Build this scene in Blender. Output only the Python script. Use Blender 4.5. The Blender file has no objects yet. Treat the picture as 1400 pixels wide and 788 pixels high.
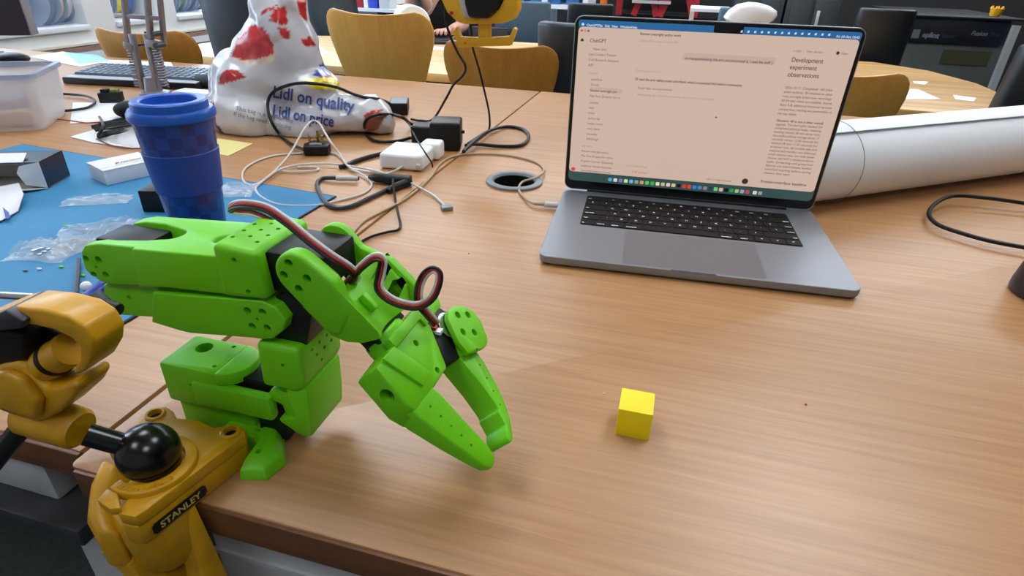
import bpy, bmesh, math, random
from mathutils import Vector, Matrix, Euler, noise
from mathutils.bvhtree import BVHTree
random.seed(7)
R = math.radians
SC = bpy.context.scene
COL = SC.collection

# ------------------------------------------------------------------ camera
CAMX = Vector((0.13217, -0.61988, 0.31645))
YAW, PITCH, ROLL, FPX = -0.257337, 0.503861, 0.029864, 814.327
_cy, _sy, _cp, _sp = math.cos(YAW), math.sin(YAW), math.cos(PITCH), math.sin(PITCH)
FW = Vector((_sy*_cp, _cy*_cp, -_sp))
_r = Vector((_cy, -_sy, 0)); _u = _r.cross(FW)
RT = _r*math.cos(ROLL) + _u*math.sin(ROLL)
UP = -_r*math.sin(ROLL) + _u*math.cos(ROLL)
cd = bpy.data.cameras.new('camera'); cam = bpy.data.objects.new('camera', cd); COL.objects.link(cam)
cd.sensor_width = 36; cd.lens = FPX*36/1400; cd.clip_start = .01; cd.clip_end = 100
cam.matrix_world = Matrix(((RT.x, UP.x, -FW.x, CAMX.x), (RT.y, UP.y, -FW.y, CAMX.y), (RT.z, UP.z, -FW.z, CAMX.z), (0, 0, 0, 1)))
SC.camera = cam

# ------------------------------------------------------------------ world, exposure
SC.view_settings.view_transform = 'Standard'
SC.view_settings.look = 'None'
SC.view_settings.exposure = 0.0
SC.view_settings.gamma = 1.0
SC.view_settings.use_curve_mapping = False
wd = bpy.data.worlds.new('sky'); SC.world = wd; wd.use_nodes = True
wd.node_tree.nodes['Background'].inputs[0].default_value = (.62, .80, 1.0, 1)
wd.node_tree.nodes['Background'].inputs[1].default_value = 8.0
CEIL_STRENGTH = 10.0

# ------------------------------------------------------------------ measuring helpers (survey of the photograph)
def ray(px, py):
    return FW + RT*((px-700)/FPX) - UP*((py-394)/FPX)
def Z(px, py, z=0.0):
    d = ray(px, py); return CAMX + d*((z-CAMX.z)/d.z)
def Y(px, py, y):
    d = ray(px, py); return CAMX + d*((y-CAMX.y)/d.y)
def X(px, py, x):
    d = ray(px, py); return CAMX + d*((x-CAMX.x)/d.x)
def V(*a): return Vector(a)

# ------------------------------------------------------------------ materials
def lin(c):
    return tuple(((v/255)/12.92 if v/255 <= .04045 else ((v/255+.055)/1.055)**2.4) for v in c) + (1,)
MATS = {}
def mat(name, col, rough=.5, metal=0, spec=.5, var=0, vscale=20, stretch=(1, 1, 1), bump=0, bscale=200, alpha=1, trans=0, emit=None, estr=1, coat=0, sss=0):
    if name in MATS: return MATS[name]
    m = bpy.data.materials.new(name); m.use_nodes = True
    nt = m.node_tree; N = nt.nodes; L = nt.links
    b = N['Principled BSDF']
    c = lin(col)
    b.inputs['Base Color'].default_value = c
    b.inputs['Roughness'].default_value = rough
    b.inputs['Metallic'].default_value = metal
    b.inputs['Specular IOR Level'].default_value = spec
    b.inputs['Alpha'].default_value = alpha
    b.inputs['Transmission Weight'].default_value = trans
    b.inputs['Coat Weight'].default_value = coat
    b.inputs['Subsurface Weight'].default_value = sss
    if sss: b.inputs['Subsurface Radius'].default_value = (.004, .003, .002)
    if emit is not None:
        b.inputs['Emission Color'].default_value = lin(emit); b.inputs['Emission Strength'].default_value = estr
    tc = N.new('ShaderNodeTexCoord')
    if var:
        mp = N.new('ShaderNodeMapping'); mp.inputs['Scale'].default_value = stretch
        L.new(tc.outputs['Object'], mp.inputs[0])
        nz = N.new('ShaderNodeTexNoise'); nz.inputs['Scale'].default_value = vscale; nz.inputs['Detail'].default_value = 5
        L.new(mp.outputs[0], nz.inputs['Vector'])
        rp = N.new('ShaderNodeValToRGB')
        rp.color_ramp.elements[0].position = .3; rp.color_ramp.elements[1].position = .7
        rp.color_ramp.elements[0].color = tuple(v*(1-var) for v in c[:3]) + (1,)
        rp.color_ramp.elements[1].color = tuple(min(1, v*(1+var)) for v in c[:3]) + (1,)
        L.new(nz.outputs[0], rp.inputs[0]); L.new(rp.outputs[0], b.inputs['Base Color'])
    if bump:
        n2 = N.new('ShaderNodeTexNoise'); n2.inputs['Scale'].default_value = bscale; n2.inputs['Detail'].default_value = 3
        L.new(tc.outputs['Object'], n2.inputs['Vector'])
        bp = N.new('ShaderNodeBump'); bp.inputs['Strength'].default_value = bump; bp.inputs['Distance'].default_value = .001
        L.new(n2.outputs[0], bp.inputs['Height']); L.new(bp.outputs[0], b.inputs['Normal'])
    MATS[name] = m
    return m

def wood(name, dark, mid, light, rough=.35, grain=(1.2, 26, 26), scale=3.0, fine=(4, 260, 260), spec=.5, rot=0, bump=.05, fw=.35):
    m = bpy.data.materials.new(name); m.use_nodes = True
    nt = m.node_tree; N = nt.nodes; L = nt.links; b = N['Principled BSDF']
    b.inputs['Roughness'].default_value = rough; b.inputs['Specular IOR Level'].default_value = spec
    tc = N.new('ShaderNodeTexCoord')
    def nz(sc, s, det):
        mp = N.new('ShaderNodeMapping'); mp.inputs['Scale'].default_value = sc; mp.inputs['Rotation'].default_value = (0, 0, rot)
        L.new(tc.outputs['Object'], mp.inputs[0])
        n = N.new('ShaderNodeTexNoise'); n.inputs['Scale'].default_value = s; n.inputs['Detail'].default_value = det; n.inputs['Distortion'].default_value = .6
        L.new(mp.outputs[0], n.inputs['Vector']); return n
    a = nz(grain, scale, 6); f = nz(fine, 1.0, 4)
    mx = N.new('ShaderNodeMath'); mx.operation = 'MULTIPLY_ADD'
    L.new(f.outputs[0], mx.inputs[0]); mx.inputs[1].default_value = fw
    sb = N.new('ShaderNodeMath'); sb.operation = 'MULTIPLY'; L.new(a.outputs[0], sb.inputs[0]); sb.inputs[1].default_value = 1-fw
    L.new(sb.outputs[0], mx.inputs[2])
    rp = N.new('ShaderNodeValToRGB'); e = rp.color_ramp.elements
    e[0].position = .36; e[0].color = lin(dark); e[1].position = .64; e[1].color = lin(light)
    k = e.new(.5); k.color = lin(mid)
    L.new(mx.outputs[0], rp.inputs[0]); L.new(rp.outputs[0], b.inputs['Base Color'])
    bp = N.new('ShaderNodeBump'); bp.inputs['Strength'].default_value = bump; bp.inputs['Distance'].default_value = .0006
    L.new(f.outputs[0], bp.inputs['Height']); L.new(bp.outputs[0], b.inputs['Normal'])
    MATS[name] = m
    return m

def film(name, col=(235, 240, 245), amount=.35, rough=.12, even=False):
    # thin clear plastic: mostly see-through, with a glossy sheen
    m = bpy.data.materials.new(name); m.use_nodes = True
    nt = m.node_tree; N = nt.nodes; L = nt.links
    b = N['Principled BSDF']; b.inputs['Base Color'].default_value = lin(col); b.inputs['Roughness'].default_value = rough
    b.inputs['Specular IOR Level'].default_value = .9
    t = N.new('ShaderNodeBsdfTransparent'); mx = N.new('ShaderNodeMixShader')
    tc = N.new('ShaderNodeTexCoord'); nz = N.new('ShaderNodeTexNoise'); nz.inputs['Scale'].default_value = 60; nz.inputs['Detail'].default_value = 4
    L.new(tc.outputs['Object'], nz.inputs['Vector'])
    ml = N.new('ShaderNodeMath'); ml.operation = 'MULTIPLY'; ml.inputs[1].default_value = amount*2; ml.use_clamp = True
    if even: ml.inputs[0].default_value = .5
    else: L.new(nz.outputs[0], ml.inputs[0])
    L.new(ml.outputs[0], mx.inputs[0])
    L.new(t.outputs[0], mx.inputs[1]); L.new(b.outputs[0], mx.inputs[2])
    L.new(mx.outputs[0], N['Material Output'].inputs[0]); MATS[name] = m
    return m

DESK = wood('beech_laminate', (164, 114, 65), (175, 126, 76), (184, 137, 87), rough=.40, grain=(1.3, 34, 34), scale=3.0, fine=(9, 230, 230), bump=.25, spec=1.0, fw=.5)
DESKEDGE = wood('beech_edge_band', (96, 58, 36), (110, 68, 42), (122, 78, 50), rough=.4)
BIRCH = wood('birch_top', (205, 172, 118), (222, 192, 140), (236, 210, 164), rough=.4, grain=(.8, 14, 14), scale=2.2)
BIRCH2 = wood('oak_top', (176, 130, 66), (200, 156, 92), (216, 178, 118), rough=.4, grain=(.8, 10, 10), scale=2.0)
CHAIRWOOD = wood('beech_ply', (212, 160, 74), (219, 168, 82), (226, 177, 92), rough=.35, grain=(14, 14, .8), scale=2.0, fine=(200, 200, 4))
CHAIRWOOD2 = wood('dark_beech_ply', (188, 128, 50), (197, 137, 58), (206, 147, 68), rough=.35, grain=(14, 14, .8), scale=2.0, fine=(200, 200, 4))
GREEN = mat('lime_plastic', (112, 205, 16), rough=.42, spec=.45, bump=.04, bscale=500, sss=.0)
BLACKP = mat('black_plastic', (15, 16, 18), rough=.42, spec=.35)
BLACKM = mat('matte_black', (12, 13, 14), rough=.6, spec=.3)
SERVO = mat('servo_case', (20, 21, 25), rough=.45, spec=.35)
STEEL = mat('steel', (190, 190, 190), rough=.25, metal=1)
YELLOWV = mat('vise_paint', (205, 150, 12), rough=.42, var=.12, vscale=60, bump=.06, bscale=260, coat=.1)
BALLM = mat('black_gloss', (14, 14, 16), rough=.22)
LABELK = mat('label_black', (16, 14, 10), rough=.4)
GOLD = mat('label_gold', (214, 188, 96), rough=.4)
CUBEY = mat('yellow_cube_plastic', (246, 222, 0), rough=.5)
ALU = mat('space_grey_aluminium', (142, 146, 153), rough=.42, metal=.55)
ALUD = mat('dark_aluminium', (84, 84, 90), rough=.4, metal=.7)
KEYB = mat('keyboard_well', (8, 8, 10), rough=.55, spec=.3)
KEYM = mat('key_cap', (14, 12, 18), rough=.55, spec=.3)
WHITEINK = mat('legend_white', (240, 240, 245), rough=.6)
BEZEL = mat('bezel_black', (6, 7, 9), rough=.25)
PAD = mat('trackpad_glass', (126, 128, 136), rough=.3, metal=.5)
def screen(name, c, s=1.0):
    return mat(name, (4, 4, 4), rough=.3, emit=c, estr=s)
SCR = screen('screen_page', (203, 178, 163))
SCRBAR = screen('screen_menu_bar', (40, 98, 150))
SCRDOCK = screen('screen_dock', (52, 76, 74))
SCRSEL = screen('screen_bubble', (192, 167, 154))
INK = screen('screen_ink', (60, 48, 46))
INKL = screen('screen_grey_ink', (120, 104, 98))
INKLL = screen('screen_pale_ink', (168, 146, 136))
INKW = screen('screen_white_ink', (200, 214, 228))
INKR = screen('screen_red_ink', (214, 70, 74))
PAPER = mat('white_paper', (232, 234, 236), rough=.7)
PAPER2 = mat('roll_paper', (236, 240, 244), rough=.55)
GREYP = mat('grey_plastic', (120, 126, 132), rough=.45)
WHITEP = mat('white_plastic', (236, 238, 240), rough=.28)
WHITEC = mat('white_cable', (206, 204, 200), rough=.45)
BEIGEC = mat('beige_cable', (178, 158, 122), rough=.5)
BLACKC = mat('black_cable', (13, 13, 15), rough=.42, spec=.35)
GREYC = mat('grey_cable', (52, 52, 58), rough=.4)
REDW = mat('red_wire', (176, 40, 40), rough=.5)
WHITEW = mat('white_wire', (225, 222, 222), rough=.5)
BLACKW = mat('black_wire', (26, 22, 24), rough=.5)
BLUEMAT = mat('blue_mat', (46, 128, 174), rough=.62, var=.10, vscale=7, bump=.15, bscale=400)
MATEDGE = mat('mat_edge', (24, 34, 48), rough=.6)
CUPLID = mat('blue_lid', (24, 88, 186), rough=.35)
CUPSLV = mat('blue_sleeve', (18, 66, 158), rough=.5)
NOTE = mat('sticky_note', (226, 214, 140), rough=.7)
CARD = mat('box_card_grey', (196, 190, 182), rough=.8)
CARDB = mat('box_print_dark', (26, 30, 48), rough=.35)
CARDW = mat('box_card_white', (224, 226, 230), rough=.6)
CLEAR = film('clear_bag_film', amount=.21)
BUBBLE = film('bubble_film', amount=.26)
TUBM = film('frosted_tub', (226, 224, 226), amount=.45, rough=.4, even=True)
TUBRIM = film('tub_rim', (170, 180, 204), amount=.7, rough=.3, even=True)
FLOORM = mat('grey_carpet', (66, 72, 72), rough=.95, var=.2, vscale=120, bump=.3, bscale=700)
WALLW = mat('wall_white', (226, 228, 230), rough=.8)
WALLD = mat('wall_dark', (26, 28, 30), rough=.8)
FRAMEW = mat('window_frame_white', (228, 234, 242), rough=.45)
CEILM = mat('ceiling_tile', (214, 214, 212), rough=.9)
LEATHER = mat('black_leather', (26, 32, 36), rough=.4)
LEATHERB = mat('blue_grey_fabric', (78, 104, 124), rough=.7)
LEATHERG = mat('dark_slate_leather', (44, 60, 70), rough=.4)
LAMPG = mat('lamp_grey_metal', (142, 138, 142), rough=.4, metal=.5)
MOUNTY = mat('yellow_print', (222, 170, 20), rough=.45, bump=.05, bscale=300)
CHROME = mat('chrome', (200, 200, 205), rough=.2, metal=1)
DGREY = mat('dark_grey_metal', (58, 62, 66), rough=.5, metal=.3)
LGREY = mat('light_grey_metal', (186, 188, 190), rough=.5)
SKIN = mat('skin', (206, 158, 134), rough=.5)
HAIR = mat('brown_hair', (54, 36, 26), rough=.5)
TANK = mat('black_cotton', (18, 18, 22), rough=.85)
REDM = mat('red_paint', (168, 30, 38), rough=.5)
ORANGE = mat('orange_plastic', (236, 104, 16), rough=.5)
LIT = mat('lamp_diffuser', (255, 255, 255), rough=.5, emit=(246, 250, 255), estr=CEIL_STRENGTH)

# ------------------------------------------------------------------ mesh helpers
class MB:
    def __init__(s): s.v = []; s.f = []
    def add(s, vs, fs):
        o = len(s.v); s.v += [Vector(v) for v in vs]; s.f += [[i+o for i in f] for f in fs]; return s
    def box(s, c, d, rot=None):
        c = Vector(c); h = Vector(d)/2; q = []
        for x in (-1, 1):
            for y in (-1, 1):
                for z in (-1, 1):
                    p = Vector((x*h.x, y*h.y, z*h.z))
                    if rot: p = rot @ p
                    q.append(c+p)
        return s.add(q, [(0, 1, 3, 2), (4, 6, 7, 5), (0, 4, 5, 1), (2, 3, 7, 6), (0, 2, 6, 4), (1, 5, 7, 3)])
    def b2(s, lo, hi):
        lo = Vector(lo); hi = Vector(hi); return s.box((lo+hi)/2, hi-lo)
    def prism(s, pts, off):
        n = len(pts); off = Vector(off); pts = [Vector(p) for p in pts]
        return s.add(pts+[p+off for p in pts], [list(range(n))[::-1], list(range(n, 2*n))] + [(i, (i+1) % n, n+(i+1) % n, n+i) for i in range(n)])
    def loft(s, rings, cap=True, closed=False):
        n = len(rings[0]); m = len(rings); vs = [p for r in rings for p in r]; fs = []
        for i in range(m if closed else m-1):
            a = i*n; b = ((i+1) % m)*n
            for j in range(n):
                k = (j+1) % n; fs.append((a+j, a+k, b+k, b+j))
        if cap and not closed: fs += [list(range(n))[::-1], list(range((m-1)*n, m*n))]
        return s.add(vs, fs)
    def tube(s, pts, r, seg=8, closed=False, flat=None):
        pts = [Vector(p) for p in pts]; n = len(pts); rings = []; up = None
        for i, p in enumerate(pts):
            a = pts[(i-1) % n] if (closed or i > 0) else p; b = pts[(i+1) % n] if (closed or i < n-1) else p
            t = (b-a); t = t.normalized() if t.length > 1e-9 else Vector((0, 0, 1))
            if up is None: up = t.orthogonal().normalized()
            up = (up - t*up.dot(t)); up = up.normalized() if up.length > 1e-6 else t.orthogonal().normalized()
            w = t.cross(up); rr = r[i] if isinstance(r, (list, tuple)) else r
            rings.append([p + (up*math.cos(k*2*math.pi/seg) + w*math.sin(k*2*math.pi/seg))*rr for k in range(seg)])
        return s.loft(rings, closed=closed)
    def cyl(s, a, b, r, seg=20, r2=None):
        return s.tube([a, b], [r, r if r2 is None else r2], seg)
    def lathe(s, prof, o=(0, 0, 0), ax=(0, 0, 1), seg=32, closed=False):
        ax = Vector(ax).normalized(); e = ax.orthogonal().normalized(); w = ax.cross(e); o = Vector(o)
        rings = [[o + ax*z + (e*math.cos(k*2*math.pi/seg)+w*math.sin(k*2*math.pi/seg))*max(r, 1e-5) for k in range(seg)] for r, z in prof]
        return s.loft(rings, cap=not closed, closed=closed)
    def sphere(s, c, r, seg=24, rings=14, sc=(1, 1, 1), rot=None):
        c = Vector(c); rr = []
        for i in range(rings+1):
            th = math.pi*i/rings; rad = max(math.sin(th), 1e-4)
            ring = []
            for k in range(seg):
                p = Vector((math.cos(k*2*math.pi/seg)*rad*r*sc[0], math.sin(k*2*math.pi/seg)*rad*r*sc[1], math.cos(th)*r*sc[2]))
                if rot: p = rot @ p
                ring.append(c+p)
            rr.append(ring)
        return s.loft(rr)
    def mesh(s, name='m', bevel=0, bseg=2, ang=30, smooth=True, sharp=35, subd=0):
        me = bpy.data.meshes.new(name)
        bm = bmesh.new()
        vs = [bm.verts.new(v) for v in s.v]
        for f in s.f:
            try: bm.faces.new([vs[i] for i in f])
            except ValueError: pass
        bmesh.ops.remove_doubles(bm, verts=bm.verts, dist=1e-6)
        bmesh.ops.recalc_face_normals(bm, faces=bm.faces)
        finish(bm, me, bevel, bseg, ang, smooth, sharp)
        return me
    def build(s, name, m, parent=None, bevel=0, bseg=2, ang=30, smooth=True, sharp=35, **kw):
        return link(name, s.mesh(name, bevel, bseg, ang, smooth, sharp), m, parent, **kw)
def finish(bm, me, bevel=0, bseg=2, ang=30, smooth=True, sharp=35):
    if bevel:
        ed = [e for e in bm.edges if len(e.link_faces) == 2 and e.calc_face_angle(0) > R(ang)]
        bmesh.ops.bevel(bm, geom=ed, offset=bevel, offset_type='OFFSET', segments=bseg, profile=.5, affect='EDGES', clamp_overlap=True)
    bm.to_mesh(me); bm.free()
    if smooth:
        me.shade_smooth(); me.set_sharp_from_angle(angle=R(sharp))
def link(name, me, m, parent=None, loc=None, rz=None, label=None, cat=None, group=None, kind=None):
    o = bpy.data.objects.new(name, me); COL.objects.link(o)
    if m is not None and me is not None and not me.materials: me.materials.append(m)
    if parent is not None:
        o.parent = parent
        if parent.type == 'EMPTY' and parent.get('_w'):
            o.matrix_parent_inverse = Matrix.Translation(-Vector(parent.location))
    if loc is not None: o.location = loc
    if rz is not None: o.rotation_euler = (0, 0, rz)
    if label: o['label'] = label
    if cat: o['category'] = cat
    if group: o['group'] = group
    if kind: o['kind'] = kind
    return o
def thing(name, label, cat, loc=(0, 0, 0), group=None, world=True, rz=0):
    o = bpy.data.objects.new(name, None); COL.objects.link(o); o.location = loc; o.empty_display_size = .02
    o.rotation_euler = (0, 0, rz)
    o['label'] = label; o['category'] = cat
    if group: o['group'] = group
    if world: o['_w'] = 1       # parts of this thing are modelled in room coordinates
    return o
def copy_thing(root, loc, rz, label, group=None):
    r = root.copy(); COL.objects.link(r); r.location = loc; r.rotation_euler = (0, 0, rz); r['label'] = label
    if group: r['group'] = group
    for ch in list(root.children):
        c = ch.copy(); COL.objects.link(c); c.parent = r
        for g in list(ch.children):
            d = g.copy(); COL.objects.link(d); d.parent = c
    return r
def boolean(me, cutters, op='DIFFERENCE'):
    a = bpy.data.objects.new('tmp_a', me); COL.objects.link(a); tmp = [a]
    for c in cutters:
        b = bpy.data.objects.new('tmp_b', c); COL.objects.link(b); tmp.append(b)
        md = a.modifiers.new('b', 'BOOLEAN'); md.operation = op; md.object = b; md.solver = 'EXACT'
    dg = bpy.context.evaluated_depsgraph_get()
    out = bpy.data.meshes.new_from_object(a.evaluated_get(dg))
    for o in tmp: bpy.data.objects.remove(o)
    return out
def rebevel(me, w, seg=2, ang=30, sharp=35, merge=1e-5):
    bm = bmesh.new(); bm.from_mesh(me)
    bmesh.ops.remove_doubles(bm, verts=bm.verts, dist=merge)
    bmesh.ops.dissolve_limit(bm, angle_limit=R(1), verts=bm.verts, edges=bm.edges)
    finish(bm, me, w, seg, ang, True, sharp); return me
def smoothed(me, sharp=35):
    me.shade_smooth(); me.set_sharp_from_angle(angle=R(sharp)); return me
def crv(pts, n=8, closed=False):
    # Catmull-Rom through points
    pts = [Vector(p) for p in pts]; m = len(pts); out = []
    for i in range(m if closed else m-1):
        p0 = pts[(i-1) % m] if closed or i > 0 else pts[i]; p1 = pts[i]; p2 = pts[(i+1) % m]
        p3 = pts[(i+2) % m] if closed or i+2 < m else p2
        for k in range(n):
            t = k/n
            out.append(.5*((2*p1)+(p2-p0)*t+(2*p0-5*p1+4*p2-p3)*t*t+(3*p1-p0-3*p2+p3)*t**3))
    if not closed: out.append(pts[-1])
    return out
def text_mesh(s, size, align='LEFT', bold=0, shear=0, extr=0, sx=1):
    cu = bpy.data.curves.new('t', 'FONT'); cu.body = s; cu.size = size; cu.align_x = align; cu.offset = bold; cu.shear = shear; cu.extrude = extr
    cu.resolution_u = 3
    o = bpy.data.objects.new('t', cu); COL.objects.link(o)
    dg = bpy.context.evaluated_depsgraph_get()
    me = bpy.data.meshes.new_from_object(o.evaluated_get(dg))
    bpy.data.objects.remove(o); bpy.data.curves.remove(cu)
    return me
def text_into(mb, s, size, o, ex, ey, lift=0, **k):
    me = text_mesh(s, size, **k); o = Vector(o); ex = Vector(ex).normalized(); ey = Vector(ey).normalized(); nn = ex.cross(ey)
    mb.add([o+ex*v.co.x+ey*v.co.y+nn*(v.co.z+lift) for v in me.vertices], [list(p.vertices) for p in me.polygons])
    w = max([v.co.x for v in me.vertices], default=0)
    bpy.data.meshes.remove(me); return w
def circ(c, r, a0=0, a1=360, n=16, e1=(1, 0, 0), e2=(0, 0, 1)):
    c = Vector(c); e1 = Vector(e1); e2 = Vector(e2)
    full = abs(a1-a0) >= 359.9
    return [c + e1*r*math.cos(R(a0+(a1-a0)*i/(n if full else n-1))) + e2*r*math.sin(R(a0+(a1-a0)*i/(n if full else n-1))) for i in range(n)]
def struct(name, mb, m, parent=None, **k):
    return mb.build(name, m, parent, kind='structure', **k)

# ================================================================== THE ROOM
FZ = -.73
struct('floor', MB().b2((-2.9, -3.1, FZ-.05), (4.6, 5.75, FZ)), FLOORM)
struct('ceiling', MB().b2((-2.9, -3.1, 2.05), (4.6, 5.75, 2.12)), CEILM)
struct('wall_back', MB().b2((-2.9, 5.6, FZ), (4.6, 5.75, 2.05)), WALLD)
struct('wall_right', MB().b2((4.5, -3.1, FZ), (4.6, 5.6, 2.05)), WALLD)
struct('wall_front', MB().b2((-2.9, -3.1, FZ), (4.5, -3.0, 2.05)), mat('wall_grey', (190, 192, 194), rough=.8))
# left wall: deep window recesses between piers
wl = MB().b2((-2.85, -3.0, FZ), (-2.4, 5.6, .0)).b2((-2.85, -3.0, 1.25), (-2.4, 5.6, 2.05))
piers = [(-3.0, -.10), (.42, .62), (1.61, 1.755), (2.0, 2.13), (3.2, 3.4), (4.5, 5.6)]
for a, b in piers: wl.b2((-2.85, a, 0), (-2.4, b, 1.25))
struct('wall_left', wl, WALLW)
GLASS = film('window_glass', (240, 248, 255), amount=.03, rough=.02)
for i in range(len(piers)-1):
    a, b = piers[i][1], piers[i+1][0]
    fr = MB()
    for lo, hi in (((-2.80, a, .0), (-2.75, b, .05)), ((-2.80, a, 1.2), (-2.75, b, 1.25)), ((-2.80, a, .05), (-2.75, a+.04, 1.2)), ((-2.80, b-.04, .05), (-2.75, b, 1.2))): fr.b2(lo, hi)
    w = struct('window_%d' % (i+1), fr, FRAMEW)
    MB().b2((-2.782, a+.04, .05), (-2.776, b-.04, 1.2)).build('pane', GLASS, w)
    MB().b2((-2.74, a, .0), (-2.385, b, .022)).build('window_sill', FRAMEW, w, bevel=.004)
struct('trim_1', MB().b2((-2.4, -3, -.078), (-2.365, 5.6, -.06)), mat('brown_rail', (150, 118, 108), rough=.6))
struct('trim_2', MB().b2((-2.4, -3, -.11), (-2.36, 5.6, -.08)), FRAMEW)
struct('trim_3', MB().b2((-2.4, -3, -.056), (-2.375, 5.6, -.048)), mat('cream_rail', (216, 216, 200), rough=.6))

def ceiling_light(x, y, lx, ly, label):
    t = thing('ceiling_light', label, 'ceiling light', (x, y, 2.05), 'ceiling panel lights')
    MB().b2((x-lx/2-.03, y-ly/2-.03, 2.02), (x+lx/2+.03, y+ly/2+.03, 2.05)).build('frame', WALLW, t)
    MB().b2((x-lx/2, y-ly/2, 2.012), (x+lx/2, y+ly/2, 2.02)).build('diffuser', LIT, t)
for nm, x, y, lx, ly in (('above the left desk', -1.0, .55, .6, 1.2), ('above the laptop', .9, .55, .6, 1.2), ('added as unseen fill in the front aisle on the left', -.9, -1.5, .6, .6), ('added as unseen fill in the front aisle on the right', 1.0, -1.5, .6, .6),  # front aisle pair: unseen panels added to fill the camera-facing sides
    ('over the windows side of the birch table', -1.75, 3.3, 1.2, .6), ('over the seated person', -.35, 3.3, 1.2, .6), ('over the far end of the oak table', 1.05, 3.3, 1.2, .6), ('over the laser cutter', 2.45, 3.3, 1.2, .6),
    ('at the back wall on the window side', -1.75, 4.8, 1.2, .6), ('at the back wall above the storage rack', -.35, 4.8, 1.2, .6), ('at the back wall above the red machine', 1.05, 4.8, 1.2, .6), ('at the back wall on the right', 2.45, 4.8, 1.2, .6)):
    ceiling_light(x, y, lx, ly, 'white rectangular ceiling light panel ' + nm)

# ================================================================== DESKS
def desk(name, label, x0, x1, y0, y1, rad, legs):
    t = thing(name, label, 'desk', ((x0+x1)/2, (y0+y1)/2, FZ))
    pts = [V(x1, y0, -.027), V(x1, y1, -.027), V(x0, y1, -.027)] + [V(x0+rad-rad*math.cos(a), y0+rad-rad*math.sin(a), -.027) for a in (0, .4, .8, 1.2, math.pi/2)]
    MB().prism([p+V(0, .0015, 0) if p.y < y0+.01 else p for p in pts], (0, 0, .027)).build('tabletop', DESK, t, bevel=.0018)
    MB().b2((x0+rad, y0-.0012, -.0262), (x1, y0+.004, -.0016)).build('edge_band', DESKEDGE, t, bevel=.001)
    for lx, lyy in legs:
        MB().b2((lx-.025, lyy-.025, FZ), (lx+.025, lyy+.025, -.027)).build('leg', LGREY, t, bevel=.003)
    return t
d1 = desk('desk', 'beech laminate desk carrying the laptop and the yellow cube', -.2395, 1.7, -.41, 1.045, .006, ((-.19, -.30), (1.62, -.32), (-.19, .97), (1.62, .97)))
MB().b2((-.16, -.375, -.046), (1.6, -.35, -.027)).build('rail', DGREY, d1)
MB().b2((-.15, -.392, -.20), (1.55, -.37, -.048)).build('apron', LGREY, d1, bevel=.002)
MB().b2((-.15, -.3945, -.075), (1.55, -.392, -.071)).build('apron_lip', LGREY, d1)
d2 = desk('desk', 'beech laminate desk carrying the blue mat, mug and carrier bag', -2.3, -.2435, -.397, 1.043, .004, ((-.40, -.30), (-2.25, -.30), (-.32, .97), (-2.25, .97)))
MB().b2((-2.2, -.39, -.075), (-.30, -.37, -.027)).build('apron', LGREY, d2, bevel=.002)
MB().b2((-2.2, -.41, -.092), (-.26, -.36, -.075)).build('rail', DGREY, d2, bevel=.002)

# cable port
gc = Z(703, 249); t = thing('cable_port', 'round grey cable port ring with a dark hole in the desk', 'cable port', (gc.x, gc.y, 0))
MB().lathe([(.033, .0005), (.046, .0005), (.046, .0035), (.044, .0045), (.036, .0045), (.0335, .002)], gc, seg=48, closed=True).build('ring', GREYP, t)
MB().lathe([(.0330, .0005), (.0326, .0005), (.0326, -.040), (.0001, -.040), (.0001, -.041), (.0330, -.041)], gc, seg=40, closed=True).build('hole_cup', BLACKM, t)
for o_ in d1.children:
    if o_.name.startswith('tabletop'): o_.data = smoothed(boolean(o_.data, [MB().cyl((gc.x, gc.y, -.06), (gc.x, gc.y, .02), .0331, 40).mesh('c')]))

# ================================================================== YELLOW CUBE
ang = math.atan2(.001, .025)
q = Matrix.Rotation(R(.5), 3, 'Z')
MB().box((.136, -.2505, .0126), (.0255, .0265, .0252), q).build('yellow_block', CUBEY, bevel=.0006, label='small bright yellow cube standing alone on the desk', cat='cube')

# ================================================================== ROBOT ARM
ARM = thing('robot_arm', 'lime green printed robot arm with black servos and pincer gripper', 'robot arm', (-.15, -.33, 0))
YN, YFA = -.357, -.305
def side(pts, y0, y1):      # prism from a side profile (x, z) between two y
    return MB().prism([V(x, y0, z) for x, z in pts], (0, y1-y0, 0))
def holes(cs, r, d, ax, seg=14):
    m = MB()
    for c in cs: c = Vector(c); a = Vector(ax); m.cyl(c-a*d, c+a*.004, r, seg)
    return m.mesh('h')
# --- base: motor box, plate and clamp foot
b = side([(-.196, .026), (-.196, .060), (-.150, .060), (-.1475, .026)], -.354, -.316).mesh('b', .0025)
pad_ = MB().b2((-.19, -.349, .060), (-.16, -.321, .0605)).mesh('p')
b = boolean(b, [holes([V(-.1775, -.329, .0605)], .0062, .016, (0, 0, 1), 24), holes([V(-.158, -.3215, .0605), V(-.155, -.346, .0605)], .0016, .006, (0, 0, 1)), holes([V(-.172, -.3545, .045)], .0015, .005, (0, -1, 0))])
link('base_box', smoothed(b), GREEN, ARM)
MB().prism(circ((-.150, -.335, .050), .019, -90, 90, 16, (1, 0, 0), (0, 1, 0)), (0, 0, .010)).build('base_boss', GREEN, ARM, bevel=.0015)
MB().b2((-.170, -.3565, .030), (-.106, -.348, .050)).build('base_strap', GREEN, ARM, bevel=.0025)
MB().b2((-.150, -.345, .036), (-.112, -.318, .054)).build('servo', SERVO, ARM, bevel=.001)
MB().b2((-.192, -.350, 0), (-.128, -.314, .028)).build('base_column', GREEN, ARM, bevel=.002)
MB().b2((-.126, -.348, .006), (-.104, -.326, .030)).build('servo', SERVO, ARM, bevel=.001)
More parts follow.
